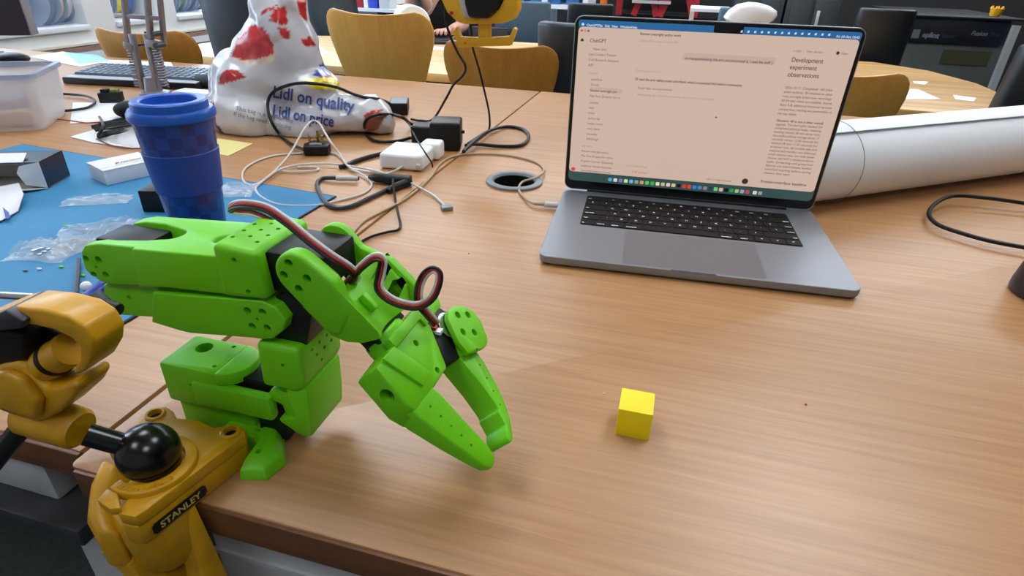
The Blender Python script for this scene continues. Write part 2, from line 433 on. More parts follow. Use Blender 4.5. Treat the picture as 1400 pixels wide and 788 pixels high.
ft = MB().loft([[V(-.150, -.3570, 0), V(-.1185, -.3600, 0), V(-.1175, -.3860, 0), V(-.100, -.381, 0), V(-.0955, -.364, 0), V(-.112, -.342, 0), V(-.150, -.335, 0)],
                [V(-.150, -.3570, .008), V(-.1185, -.3600, .008), V(-.1175, -.384, .008), V(-.102, -.379, .008), V(-.098, -.364, .008), V(-.113, -.343, .010), V(-.150, -.336, .010)],
                [V(-.150, -.3560, .015), V(-.1185, -.3600, .014), V(-.1175, -.377, .012), V(-.107, -.374, .012), V(-.103, -.363, .013), V(-.115, -.345, .015), V(-.150, -.337, .015)]]).mesh('f', .0012)
ft = boolean(ft, [MB().b2((-.1265, -.353, .010), (-.1225, -.3515, .02)).b2((-.1225, -.360, .010), (-.1185, -.3585, .02)).mesh('c'), holes([V(-.1125, -.369, .013)], .002, .006, (0, 0, 1)), holes([V(-.124, -.348, .015)], .0018, .006, (0, 0, 1))])
link('base_foot', smoothed(ft), GREEN, ARM)
# --- shoulder pan block
sb = side([(-.108, .062), (-.106, .098), (-.074, .098), (-.0745, .069), (-.080, .062)], -.3575, -.308).mesh('s', .004, 3)
hs = [V(-.074, y, z) for y, z in ((-.344, .090), (-.335, .090), (-.326, .090), (-.317, .090), (-.3395, .083), (-.3305, .083), (-.3215, .083), (-.335, .076))]
sb = boolean(sb, [holes(hs, .0013, .004, (1, 0, 0), 8), holes([V(-.088, -.3575, .0835)], .0016, .005, (0, -1, 0))])
link('shoulder_bracket', smoothed(sb), GREEN, ARM)
side([(-.0745, .066), (-.092, .066), (-.0895, .038), (-.104, .032), (-.0855, .0215), (-.0775, .0225), (-.0755, .040)], -.356, -.312).build('shoulder_block', GREEN, ARM, bevel=.003)
side([(-.112, .047), (-.106, .056), (-.09, .056), (-.092, .030), (-.098, .030), (-.1, .043)], -.352, -.315).build('shoulder_rib', GREEN, ARM, bevel=.002)
tb = MB().prism(circ((-.110, -.340, .066), .0075, 0, 360, 18, (1, 0, 0), (0, 1, 0)), (0, 0, .020)).mesh('t', .0012)
tb = boolean(tb, [holes([V(-.110, -.340, .086)], .0026, .008, (0, 0, 1), 12)])
link('shoulder_lug', smoothed(tb), GREEN, ARM)
# shoulder lift servo (dark box rising out of the bracket)
side([(-.104, .092), (-.104, .120), (-.083, .135), (-.066, .122), (-.074, .096)], -.349, -.314).build('servo', SERVO, ARM, bevel=.0015)
# --- upper arm (lower of the two folded links)
UA = [(-.2305, .1020), (-.2265, .1150), (-.2190, .1195), (-.1895, .1215), (-.1650, .1225), (-.1244, .1268), (-.0945, .1300), (-.0850, .1270), (-.0800, .1190), (-.0830, .1110), (-.0920, .1030), (-.1000, .1008), (-.1067, .1005), (-.1560, .0942), (-.1643, .0944), (-.1846, .0968), (-.2200, .0925), (-.2280, .0955)]
ua = side(UA, YN, YFA).mesh('u')
# recess on the elbow half of the near side
rec = MB().prism([V(-.26, YN-.02, .07), V(-.196, YN-.02, .07), V(-.171, YN-.02, .14), V(-.26, YN-.02, .14)], (0, .0265, 0)).mesh('r')
ua = boolean(ua, [rec]); rebevel(ua, .0022, 3)
cs = [V(-.101+dx, YN, .1155+dz) for dx, dz in ((-.0055, .0055), (.0055, .0065), (-.0045, -.0060), (.0065, -.0050))]
ua = boolean(ua, [holes(cs, .0027, .006, (0, -1, 0)), holes([V(-.1005, YN, .116)], .0011, .004, (0, -1, 0), 10), holes([V(-.207, YN+.0065, .109)], .0018, .005, (0, -1, 0), 10)])
link('upper_arm', smoothed(ua), GREEN, ARM)
# --- forearm (upper of the two folded links): side profile cut with a forked plan
FA = [(-.2318, .1330), (-.2305, .1410), (-.2250, .1470), (-.2130, .1500), (-.1700, .1530), (-.1180, .1570), (-.1180, .1305), (-.1640, .1275), (-.2100, .1205), (-.2200, .1200), (-.2280, .1235), (-.2318, .1280)]
fa = side(FA, YN-.0005, YFA+.0005).mesh('f')
gap = [V(-.25, -.3465, .1), V(-.205, -.3465, .1), V(-.185, -.3435, .1), V(-.176, -.340, .1)] + circ((-.176, -.3315, .1), .0085, -80, 80, 8, (1, 0, 0), (0, 1, 0)) + [V(-.176, -.323, .1), V(-.195, -.317, .1), V(-.25, -.3145, .1)]
gap = MB().prism(gap, (0, 0, .1)).mesh('g')
dip = MB().lathe([(.0045, -.01), (.0045, .006), (.0075, .0125)], (-.136, -.333, .146), seg=20).mesh('d')
side_rec = MB().prism([V(-.26, YN-.02, .1), V(-.1905, YN-.02, .1), V(-.1815, YN-.02, .17), V(-.26, YN-.02, .17)], (0, .0222, 0)).mesh('r')
fa = boolean(fa, [gap, dip, side_rec]); rebevel(fa, .0024, 3)
cs = [V(-.2215+dx, YN+.002, .1318+dz) for dx, dz in ((-.0060, .0050), (.0045, .0060), (-.0040, -.0065), (.0065, -.0050))]
fa = boolean(fa, [holes(cs, .0027, .006, (0, -1, 0)), holes([V(-.2210, YN+.002, .1318)], .0011, .004, (0, -1, 0), 10)])
link('forearm', smoothed(fa), GREEN, ARM)
MB().b2((-.2285, -.3440, .108), (-.190, -.3175, .1475)).build('servo', SERVO, ARM, bevel=.0018)
hb = side([(-.1215, .1290), (-.1215, .1655), (-.0905, .1640), (-.0885, .1318)], YN-.002, YFA+.0015).mesh('h', .0042, 4)
hh = [V(-.1155+.0085*i, -.346+.0105*j+(.005 if i == 1 else 0), .1655-.0004*i) for i in range(3) for j in range(3)]
hb = boolean(hb, [MB().prism([V(-.0975, -.351, .1345), V(-.0975, -.351, .1605), V(-.07, -.351, .1605), V(-.07, -.351, .1345)], (0, .041, 0)).mesh('c'), holes(hh, .0014, .004, (0, 0, 1), 8), holes([V(-.1065, YN-.002, .1570), V(-.1010, YN-.002, .1365)], .0018, .005, (0, -1, 0), 12)])
link('wrist_servo_holder', smoothed(hb), GREEN, ARM)
MB().prism([V(-.1, -.350, .1335), V(-.1, -.350, .1610), V(-.0535, -.350, .1610), V(-.0535, -.350, .1400), V(-.0615, -.350, .1335)], (0, .039, 0)).build('servo', SERVO, ARM, bevel=.0022)
MB().b2((-.1, -.3485, .1385), (-.098, -.313, .1575)).build('servo_lid', BLACKM, ARM)
MB().cyl((-.067, -.352, .153), (-.067, -.345, .153), .0102, 24).build('servo_horn', STEEL, ARM)

# --- wrist fork in its own axes: s along the gripper, t up, y across
WO = V(-.067, -.331, .153); GS = V(.70711, 0, -.70711); GT = V(.70711, 0, .70711)
def L3(s, y, t): return WO + GS*s + GT*t + V(0, y+.331, 0)
def gprism(pts, y0, y1): return MB().prism([L3(s, y0, t) for s, t in pts], (0, y1-y0, 0))
def cap(r, a0, a1, n=10): return [(r*math.cos(R(a0+(a1-a0)*i/(n-1))), r*math.sin(R(a0+(a1-a0)*i/(n-1)))) for i in range(n)]
np_ = gprism(cap(.0138, 95, 268, 14) + [(.020, -.0148), (.040, -.0148), (.044, -.008), (.038, .008), (.030, .0100), (.022, .0150), (.016, .0160)], YN-.001, YN+.010).mesh('n', .0026, 3)
cs = [L3(ds, YN-.001, dt) for ds, dt in ((-.0072, .0030), (.0060, .0048), (-.0045, -.0062), (.0070, -.0056))]
np_ = boolean(np_, [holes(cs, .0027, .006, (0, -1, 0))])
link('wrist_prong', smoothed(np_), GREEN, ARM)
fp = gprism(cap(.0130, 90, 268, 12) + [(.020, -.0148), (.046, -.0148), (.056, -.004), (.062, .009), (.054, .0222), (.030, .0218), (.025, .0180), (.012, .0115)], YFA-.007, YFA).mesh('f', .0016)
hexs = []
for s0, t0 in ((.0335, .0145), (.0465, .0150)):
    hexs.append(gprism([(s0-.0055, t0+.0010), (s0-.0025, t0+.0052), (s0+.0015, t0+.0045), (s0+.0060, t0-.0040), (s0+.0035, t0-.0062), (s0-.002, t0-.005)], YFA-.02, YFA+.02).mesh('x'))
fp = boolean(fp, hexs)
link('wrist_side_wall', smoothed(fp), GREEN, ARM)
hull = gprism([(.016, -.0146), (.040, -.0148), (.049, -.0095), (.0555, -.001), (.0600, .0110), (.050, .0190), (.030, .0190), (.0205, .0135)], YN, YFA-.004).mesh('h')
tr = MB().cyl(L3(.005, -.3375, .0325), L3(.08, -.3375, .0325), .0268, 48).mesh('c')
tr2 = MB().prism([L3(-.02, -.347, -.02), L3(.0235, -.347, -.02), L3(.0235, -.347, .03), L3(-.02, -.347, .03)], (0, .035, 0)).mesh('c')
hull = boolean(hull, [tr, tr2]); rebevel(hull, .0012, 2); hull = smoothed(boolean(hull, hexs))
MB().prism([L3(s, YFA-.0022, t) for s, t in ((.026, .0065), (.0545, .0065), (.0545, .0205), (.026, .0205))], (0, .0012, 0)).build('slot_backing', SERVO, ARM)
link('wrist_trough', hull, GREEN, ARM)
MB().box(L3(.0405, -.3385, .0085), (.012, .0042, .0055), Matrix.Rotation(R(45), 3, 'Y')).build('cable_tab', GREEN, ARM, bevel=.0008)
MB().prism([L3(.0525, -.350, -.0100), L3(.0640, -.350, -.0100), L3(.0640, -.350, .0030), L3(.0525, -.350, .0030)], (0, .034, 0)).build('servo', SERVO, ARM, bevel=.001)
MB().lathe([(.0001, 0), (.0115, 0), (.0118, .0012), (.0112, .0028), (.009, .0028), (.0001, .0028)], L3(.0640, -.333, -.004), GS, 28).build('servo_horn', STEEL, ARM)
# --- gripper body
gb2 = MB().loft([[L3(.0700, -.3710, -.0135), L3(.0700, -.3710, .0065), L3(.0690, -.361, .0090), L3(.0670, -.313, .0090), L3(.0680, -.313, -.0140)],
                 [L3(.1000, -.3725, -.0155), L3(.0980, -.3725, .0040), L3(.0960, -.358, .0090), L3(.0800, -.311, .0090), L3(.0800, -.311, -.0140)],
                 [L3(.1100, -.3725, -.0115), L3(.1065, -.3690, .0020), L3(.1050, -.3500, .0085), L3(.1060, -.3280, .0085), L3(.1040, -.3300, -.0130)]]).mesh('g')
rebevel(gb2, .0016, 2)
cs = [L3(.0795, -.334, .0090), L3(.1010, -.3370, .0088)]
gb2 = boolean(gb2, [holes(cs, .0022, .006, GT, 12), holes([L3(.0872, -.372, -.0025)], .0048, .014, (0, -1, 0), 24)])
link('gripper_body', smoothed(gb2), GREEN, ARM)
MB().prism([L3(.0690, -.366, .0085), L3(.0690, -.354, .0105), L3(.0975, -.347, .0105), L3(.0985, -.358, .0085)], GT*.0022).build('gripper_ridge', GREEN, ARM, bevel=.0008)
MB().lathe([(.0125, 0), (.0145, .0015), (.0150, .006), (.0150, .0100)], L3(.0600, -.336, -.004), GS, 28).build('gripper_collar', GREEN, ARM)
MB().prism([L3(.0640, -.352, .0040), L3(.0640, -.315, .0040), L3(.0715, -.315, .0040), L3(.0715, -.352, .0040)], GT*.0075).build('gripper_rear_lip', GREEN, ARM, bevel=.001)
MB().prism([L3(.0655, -.317, .0050), L3(.0655, -.289, .0050), L3(.0715, -.286, .0050), L3(.0775, -.290, .0050), L3(.0775, -.317, .0050)], GT*.0060).build('gripper_tab', GREEN, ARM, bevel=.001)
# gripper servo between body and moving jaw
MB().prism([L3(.0790, -.3115, -.0150), L3(.1030, -.3270, -.0150), L3(.1110, -.3080, -.0150), L3(.0860, -.2840, -.0150), L3(.0760, -.2880, -.0150)], GT*.0215).build('servo', SERVO, ARM, bevel=.001)
MB().lathe([(.0001, 0), (.0095, 0), (.0100, .001), (.0100, .002)], L3(.0905, -.2960, .0065), GT, 24).build('servo_horn', STEEL, ARM)
MB().b2(L3(.0835, -.3085, .007)-V(.002, .002, .001), L3(.0835, -.3085, .007)+V(.002, .002, .0015)).build('connector', REDW, ARM)
MB().b2(L3(.0865, -.3085, .007)-V(.0035, .0025, .001), L3(.0865, -.3085, .007)+V(.0035, .0025, .0015)).build('connector', WHITEP, ARM)
# fixed finger
fx = MB().loft([[L3(.0980, -.3715, -.0130), L3(.0980, -.3705, .0020), L3(.0980, -.3500, .0080), L3(.0980, -.3490, -.0110)],
                [L3(.1120, -.3725, -.0105), L3(.1120, -.3700, .0020), L3(.1120, -.3495, .0085), L3(.1120, -.3490, -.0080)],
                [L3(.1350, -.3690, -.0070), L3(.1350, -.3670, .0030), L3(.1350, -.3505, .0080), L3(.1350, -.3500, -.0050)],
                [L3(.1550, -.3650, -.0040), L3(.1550, -.3635, .0035), L3(.1550, -.3500, .0070), L3(.1550, -.3500, -.0025)],
                [L3(.1640, -.3625, -.0025), L3(.1640, -.3615, .0035), L3(.1640, -.3510, .0060), L3(.1640, -.3510, -.0010)],
                [L3(.1680, -.3590, -.0010), L3(.1680, -.3585, .0030), L3(.1680, -.3535, .0045), L3(.1680, -.3535, .0005)]]).mesh('f', .0014, 2)
cs = [L3(s_, -.3605+.0004*i, .0058-.0001*i) for i, s_ in enumerate((.111, .120, .129, .138, .147))]
fx = boolean(fx, [holes(cs, .0008, .003, GT, 8)])
link('fixed_finger', smoothed(fx), GREEN, ARM)
# moving jaw
FJ = [(.1100, -.3105), (.1140, -.3110), (.1340, -.3135), (.1500, -.3172), (.1530, -.3185), (.1535, -.3205), (.1630, -.3245), (.1635, -.3270), (.1680, -.3325), (.1715, -.3335), (.1725, -.3300), (.1700, -.3250), (.1630, -.3150), (.1520, -.3060), (.1400, -.2995), (.1275, -.2940), (.1190, -.2920), (.1120, -.2960)]
mj = MB().prism([L3(s, y, -.0130) for s, y in FJ], GT*.0200).mesh('j')
rebevel(mj, .0012, 2)
cs = [L3(s, y, .0070) for s, y in ((.1255, -.3000), (.1345, -.3045), (.1435, -.3090), (.1525, -.3140))]
mj = boolean(mj, [holes(cs, .0008, .003, GT, 8)])
link('moving_finger', smoothed(mj), GREEN, ARM)
jp = MB().prism([L3(s, y, .0090) for s, y in [(.1190, -.2930), (.1205, -.2860), (.1180, -.2800), (.1060, -.2715), (.0980, -.2700), (.0890, -.2750), (.0840, -.2840), (.0830, -.2930), (.0860, -.2990), (.0930, -.3030), (.1010, -.3080), (.1115, -.3090)]], GT*.0050).mesh('j')
rebevel(jp, .0016, 2)
cs = [L3(s, y, .0140) for s, y in ((.0900, -.2880), (.0960, -.2790), (.1000, -.2970), (.1070, -.2880))]
jp = boolean(jp, [holes(cs, .0027, .0045, GT, 14), holes([L3(.1150, -.2990, .014)], .001, .004, GT, 8)])
link('jaw_plate', smoothed(jp), GREEN, ARM)
MB().prism([L3(s, y, -.0130) for s, y in [(.1100, -.3100), (.1180, -.2950), (.1195, -.2870), (.1150, -.2800), (.1080, -.2780), (.1020, -.2900), (.1030, -.3050)]], GT*.0225).build('jaw_root', GREEN, ARM, bevel=.0012)
# --- three-core servo lead
def lead(name, path, cols, w=.0018, r=.00105, perp=V(0, 1, 0)):
    root = None
    P_ = crv(path, 8)
    for k, m in enumerate(cols):
        off = (k-(len(cols)-1)/2)*w*1.15
        q = []
        for i, p in enumerate(P_):
            t = (P_[min(i+1, len(P_)-1)]-P_[max(i-1, 0)]).normalized()
            s = t.cross(FW).normalized()*.8 + perp*.3
            q.append(p+s*off)
        mb = MB().tube(q, r, 6)
        if root is None: root = mb.build(name, m, ARM)
        else: mb.build('wire', m, root)
pth = [Y(395, 322, -.318), Y(372, 303, -.314), Y(345, 291, -.316), Y(322, 289, -.322), Y(314, 284, -.330), Y(330, 279, -.336), Y(362, 284, -.340), Y(392, 303, -.342), Y(425, 330, -.344), Y(455, 352, -.344), Y(478, 367, -.340), Y(487, 380, -.334), Y(476, 391, -.330)]
lead('servo_lead', pth, (BLACKW, REDW, WHITEW))
pth = [Y(468, 397, -.330), Y(478, 383, -.335), Y(495, 364, -.338), Y(512, 352, -.338), Y(523, 356, -.338), Y(521, 374, -.338), Y(518, 393, -.340), Y(530, 407, -.340), Y(550, 416, -.338), Y(572, 418, -.336), Y(590, 408, -.335), Y(599, 390, -.335), Y(600, 374, -.334), Y(591, 369, -.333), Y(580, 377, -.332), Y(573, 394, -.331), Y(573, 413, -.330), Y(583, 427, -.328), Y(597, 443, -.318)]
lead('gripper_lead', pth, (BLACKW, REDW, WHITEW))

# ================================================================== BENCH VISE (clamped to the desk's front edge)
VISE = thing('bench_vise', 'yellow swivel bench vise with black ball joint clamped to the desk edge', 'vise', (-.155, -.41, 0))
ZP = .026
ptop = [V(-.1195, -.3655, 0), V(-.128, -.3625, 0), V(-.1365, -.3650, 0), V(-.1405, -.3735, 0)]
ptop = [V(-.1200, -.3690, 0), V(-.1230, -.3640, 0), V(-.1310, -.3620, 0), V(-.1380, -.3645, 0), V(-.1450, -.3690, 0), V(-.1600, -.3660, 0), V(-.1770, -.3685, 0), V(-.1840, -.3635, 0), V(-.1930, -.3605, 0), V(-.2010, -.3640, 0), V(-.2030, -.3720, 0),
        V(-.1990, -.3850, 0), V(-.1960, -.4080, 0), V(-.1720, -.4100, 0), V(-.1560, -.4200, 0), V(-.1500, -.4430, 0), V(-.1480, -.4470, 0), V(-.1370, -.4460, 0), V(-.1350, -.4420, 0)]
def zz(pts, z): return [V(p.x, p.y, z) for p in pts]
pl = MB().prism(zz(ptop, ZP-.009), (0, 0, .009)).mesh('p', .0012)
pl2 = MB().prism(zz([V(p.x+(-.001 if p.x > -.15 else .001), p.y, 0) for p in ptop], .001), (0, 0, ZP-.0105)).mesh('p', .001)
eh = [V(-.1310, -.3700, ZP), V(-.1930, -.3705, ZP)]
pl = boolean(pl, [holes(eh, .0042, .012, (0, 0, 1), 20), MB().sphere((-.1560, -.4110, .0380), .0200, 32, 20).mesh('s')])
link('clamp_plate', smoothed(pl), YELLOWV, VISE)
pl2 = boolean(pl2, [holes([V(e.x, e.y, .017) for e in eh], .0042, .03, (0, 0, 1), 20), MB().sphere((-.1560, -.4110, .0380), .0200, 32, 20).mesh('s')])
link('clamp_plate_lower', smoothed(pl2), YELLOWV, VISE)
for e in eh:
    MB().lathe([(.0044, ZP-.004), (.0068, ZP-.001), (.0068, ZP+.0010), (.0060, ZP+.0016), (.0046, ZP+.0016)], (e.x, e.y, 0), seg=28, closed=True).build('eyelet', YELLOWV, VISE)
    MB().cyl((e.x, e.y, .002), (e.x, e.y, ZP-.002), .0041, 16).build('hole_shade', BLACKM, VISE)  # black plug, its colour standing in for shade inside the ear hole
# raised collar around the ball, open to the left
cr = []
for i in range(25):
    a = R(-112 + i*11.2); c_ = V(-.1560, -.4110, 0); d_ = V(math.cos(a), math.sin(a), 0)
    cr.append([c_+d_*.0182+V(0, 0, ZP-.002), c_+d_*.0188+V(0, 0, ZP+.0050), c_+d_*.0255+V(0, 0, ZP+.0038), c_+d_*.0262+V(0, 0, ZP-.002)])
MB().loft(cr).build('socket_collar', YELLOWV, VISE, bevel=.0008)
MB().prism([V(-.1660, -.4360, ZP-.002), V(-.1570, -.4370, ZP-.002), V(-.1460, -.4455, ZP-.002), V(-.1520, -.4480, ZP-.002), V(-.1640, -.4450, ZP-.002)], (0, 0, .0060)).build('collar_tail', YELLOWV, VISE, bevel=.0012)
cm = MB()
for i, ch in enumerate('MULTI-ANGLE'):
    a = R(-96+i*7.6); c_ = V(-.1560, -.4110, ZP+.0046); d_ = V(math.cos(a), math.sin(a), 0)
    ex = V(-math.sin(a), math.cos(a), 0)
    text_into(cm, ch, .0036, c_+d_*.0238, ex, -d_, lift=.0, extr=.0004, align='CENTER')
GOLDV = mat('vise_emboss', (216, 162, 24), rough=.4)
cm.build('embossed_lettering', GOLDV, VISE)
# ball, rod
BC = V(-.1560, -.4110, .0390)
MB().sphere(BC, .0185, 40, 26).build('ball_joint', BALLM, VISE)
rodB = Y(118, 594, -.4250)
MB().cyl(BC, rodB, .0068, 24).build('rod', BALLM, VISE)
# front socket half with the clamping slot
fs = MB().loft([[V(-.2020, -.3860, -.006), V(-.2020, -.3860, .020), V(-.1850, -.3880, .022), V(-.1720, -.3900, -.006)],
                [V(-.2040, -.4130, -.030), V(-.2030, -.4120, .018), V(-.1880, -.4120, .020), V(-.1680, -.4140, -.030)],
                [V(-.1960, -.4300, -.034), V(-.1960, -.4290, .012), V(-.1840, -.4330, .016), V(-.1640, -.4330, -.034)],
                [V(-.1780, -.4480, -.030), V(-.1780, -.4460, .010), V(-.1700, -.4460, .014), V(-.1560, -.4440, -.030)]]).mesh('f')
fs = MB().loft([[V(-.2010, -.4125, -.020), V(-.2030, -.4125, .012), V(-.1960, -.4125, .0230), V(-.1850, -.4125, .0230), V(-.1760, -.4125, .012), V(-.1760, -.4125, -.020)],
                [V(-.1940, -.4280, -.026), V(-.1960, -.4280, .008), V(-.1910, -.4270, .0180), V(-.1820, -.4250, .0190), V(-.1700, -.4240, .008), V(-.1700, -.4240, -.026)],
                [V(-.1800, -.4440, -.026), V(-.1830, -.4440, .002), V(-.1800, -.4430, .0110), V(-.1720, -.4400, .0130), V(-.1640, -.4370, .004), V(-.1640, -.4370, -.026)],
                [V(-.1680, -.4510, -.026), V(-.1690, -.4510, -.004), V(-.1660, -.4500, .0040), V(-.1620, -.4480, .0070), V(-.1560, -.4460, .002), V(-.1560, -.4460, -.026)]])
fs.build('socket_half', YELLOWV, VISE, bevel=.003, bseg=3)
# body below the plate, hanging in front of the desk edge
bd = MB().loft([[V(-.1310, -.4130, .016), V(-.1365, -.4400, .016), V(-.1500, -.4480, .016), V(-.1740, -.4350, .016), V(-.1740, -.4130, .016)],
                [V(-.1300, -.4130, .000), V(-.1370, -.4420, -.002), V(-.1500, -.4480, -.004), V(-.1740, -.4370, -.004), V(-.1740, -.4130, .000)],
                [V(-.1290, -.4140, -.030), V(-.1360, -.4370, -.026), V(-.1500, -.4450, -.026), V(-.1720, -.4370, -.026), V(-.1720, -.4140, -.030)],
                [V(-.1370, -.4150, -.046), V(-.1420, -.4320, -.044), V(-.1520, -.4380, -.044), V(-.1660, -.4320, -.044), V(-.1660, -.4150, -.046)]])
bd.build('body', YELLOWV, VISE, bevel=.004, bseg=3)
MB().loft([[V(-.1290, -.4130, .004), V(-.1330, -.4200, .002), V(-.1420, -.4200, .002), V(-.1420, -.4130, .004)],
           [V(-.1170, -.4130, -.090), V(-.1240, -.4300, -.090), V(-.1420, -.4300, -.090), V(-.1420, -.4130, -.090)],
           [V(-.1160, -.4130, -.130), V(-.1220, -.4320, -.130), V(-.1420, -.4320, -.130), V(-.1420, -.4130, -.130)]]).build('rib', YELLOWV, VISE, bevel=.002)
MB().loft([[V(-.1960, -.4140, -.020), V(-.1820, -.4460, -.022), V(-.1560, -.4480, -.022), V(-.1560, -.4140, -.022)],
           [V(-.1780, -.4140, -.070), V(-.1680, -.4400, -.070), V(-.1480, -.4420, -.070), V(-.1480, -.4140, -.070)],
           [V(-.1720, -.4140, -.130), V(-.1640, -.4380, -.130), V(-.1420, -.4400, -.130), V(-.1420, -.4140, -.130)]]).build('clamp_column', YELLOWV, VISE, bevel=.003)
# the lower clamp reaching under the desk top with its screw
MB().b2((-.172, -.432, -.150), (-.128, -.345, -.128)).build('clamp_arm', YELLOWV, VISE, bevel=.004)
MB().cyl((-.150, -.366, -.170), (-.150, -.366, -.034), .006, 20).build('clamp_screw', BLACKM, VISE)
MB().cyl((-.150, -.366, -.036), (-.150, -.366, -.0275), .013, 24).build('clamp_pad', BLACKM, VISE)
# maker's plate on the right-hand side
la, lb = V(-.13545, -.4405, .0125), V(-.1281, -.4050, .0125)
ex = (lb-la).normalized(); ez = V(0, 0, 1); nn = ex.cross(ez)
Lw = (lb-la).length
o_ = la + nn*.0006
W_ = Lw+.001; H_ = .0082
def lpt(u, v): return o_ + ex*u + ez*v
pts = [(.0012, -.0041), (W_-.0012, -.0041), (W_-.0012, -.0029), (W_, -.0029), (W_, .0029), (W_-.0012, .0029), (W_-.0012, .0041), (.0012, .0041), (.0012, .0029), (0, .0029), (0, -.0029), (.0012, -.0029)]
lbp = MB().prism([lpt(u, v-.0040) for u, v in pts], nn*.0006).build('maker_plate', LABELK, VISE)
tm = MB(); text_into(tm, 'STANLEY', .0068, lpt(W_/2, -.0064)+nn*.0006, ex, ez, lift=.0002, align='CENTER', bold=.00018)
tm.build('maker_name', GOLD, lbp)
# head: fixed and moving jaw, built around the plane y = -.425
HY = -.425
def hp(pts, y0, y1, bev, name, m, seg=3):
    return MB().prism([Y(a, b_, HY+y0) for a, b_ in pts], (0, y1-y0, 0)).build(name, m, VISE, bevel=bev, bseg=seg)
MB().tube([Y(40, 566, HY), Y(70, 574, HY), Y(106, 586, HY), Y(111, 588, HY)], [.0130, .0130, .0125, .0105], 28).build('neck', YELLOWV, VISE)
hp([(-40, 515), (0, 500), (20, 497), (31, 500), (46, 520), (58, 532), (78, 531), (98, 522), (108, 530), (100, 546), (76, 568), (50, 580), (20, 570), (-40, 548)], -.010, .012, .003, 'fixed_jaw', YELLOWV)
hp([(-40, 520), (0, 510), (24, 520), (50, 552), (48, 576), (20, 568), (-40, 550)], -.016, -.009, .003, 'jaw_cheek', YELLOWV)
arc = [(-40, 440), (0, 424), (20, 420), (58, 424), (92, 433), (114, 447), (128, 468), (127, 488), (116, 508), (104, 514), (99, 506), (108, 492), (108, 476), (98, 464), (76, 453), (50, 447), (20, 442), (-40, 452)]
hp(arc, -.010, .010, .0035, 'moving_jaw', YELLOWV)
hp([(-40, 446), (-6, 430), (6, 424), (32, 440), (29, 450), (-40, 458)], -.014, .008, .0012, 'jaw_insert', ALUD)
hp([(-40, 456), (10, 452), (34, 458), (34, 494), (0, 500), (-40, 510)], -.008, .010, .002, 'jaw_insert', BLACKM)
hp([(10, 450), (50, 449), (76, 455), (98, 466), (107, 478), (106, 494), (96, 504), (60, 510), (34, 500), (10, 500)], .004, .011, .0015, 'cavity_shade', BLACKM)  # solid black block; its colour stands for the shade inside the jaw
MB().cyl(Y(66, 496, HY), Y(98, 476, HY), .0095, 28).build('screw_sleeve', YELLOWV, VISE)
MB().cyl(Y(74, 491, HY), Y(79, 488, HY), .0100, 28).build('screw_ring', BLACKM, VISE)
MB().cyl(Y(50, 512, HY), Y(72, 494, HY), .0090, 28).build('screw_sleeve', YELLOWV, VISE)
MB().cyl(Y(45, 570, HY)+V(0, -.004, 0), Y(-30, 672, HY)+V(0, -.012, 0), .0062, 24).build('handle_bar', BALLM, VISE)
yb = -.398
MB().cyl(Y(-60, 400, yb), Y(132, 412, yb), .0024, 16).build('screw_handle', CHROME, VISE)
MB().cyl(Y(122, 408, yb), Y(140, 424, yb), .0072, 24).build('screw_head', DGREY, VISE, bevel=.001)
MB().cyl(Y(140, 417, yb), Y(164, 424, yb), .0038, 18).build('handle_knob', BLACKP, VISE, bevel=.0012)
MB().cyl(Y(128, 418, yb), Y(100, 450, HY+.004), .0050, 20).build('lead_screw', BLACKM, VISE)

# ================================================================== LAPTOP
LYAW, TILT = .06919, -.0625
LW, LD = .3557, .2481
_c, _s = math.cos(LYAW), math.sin(LYAW)
def lp(x, y, z): return V(_c*x-_s*y, _s*x+_c*y, z)
LAP = thing('laptop', 'open grey aluminium laptop with a chat page on its lit screen', 'laptop', lp(LW/2, LD/2, 0))
def rrect(w0, w1, h0, h1, r, n=6):
    out = []
    for cx, cy, a0 in ((w1-r, h1-r, 0), (w0+r, h1-r, 90), (w0+r, h0+r, 180), (w1-r, h0+r, 270)):
        for i in range(n): a = R(a0+90*i/(n-1)); out.append((cx+r*math.cos(a), cy+r*math.sin(a)))
    return out
pro = [(z, i) for z, i in ((.0010, .006), (.0016, .0030), (.0035, .0008), (.0060, 0), (.0120, 0), (.0125, .0006))]
base = MB().loft([[lp(x, y, z) for x, y in rrect(i, LW-i, i, LD-i, .011-i*.5)] for z, i in pro]).mesh('base')
nc = MB().prism([lp(x, y, .010) for x, y in [(.1525, -.003), (.2025, -.003), (.2025, .0022), (.1525, .0022)]], (0, 0, .004)).mesh('n')
base = boolean(base, [nc])
link('base', smoothed(base, 25), ALU, LAP)
for x in (.03, LW-.03):
    for y in (.03, LD-.03): MB().cyl(lp(x, y, 0), lp(x, y, .0012), .008, 20).build('foot', BLACKM, LAP)
kx0, kx1, ky0, ky1 = .0375, .3170, .1070, .2200
well = MB().prism([lp(x, y, .0123) for x, y in rrect(kx0, kx1, ky0, ky1, .003, 4)], (0, 0, .0004)).build('keyboard_well', KEYB, LAP)
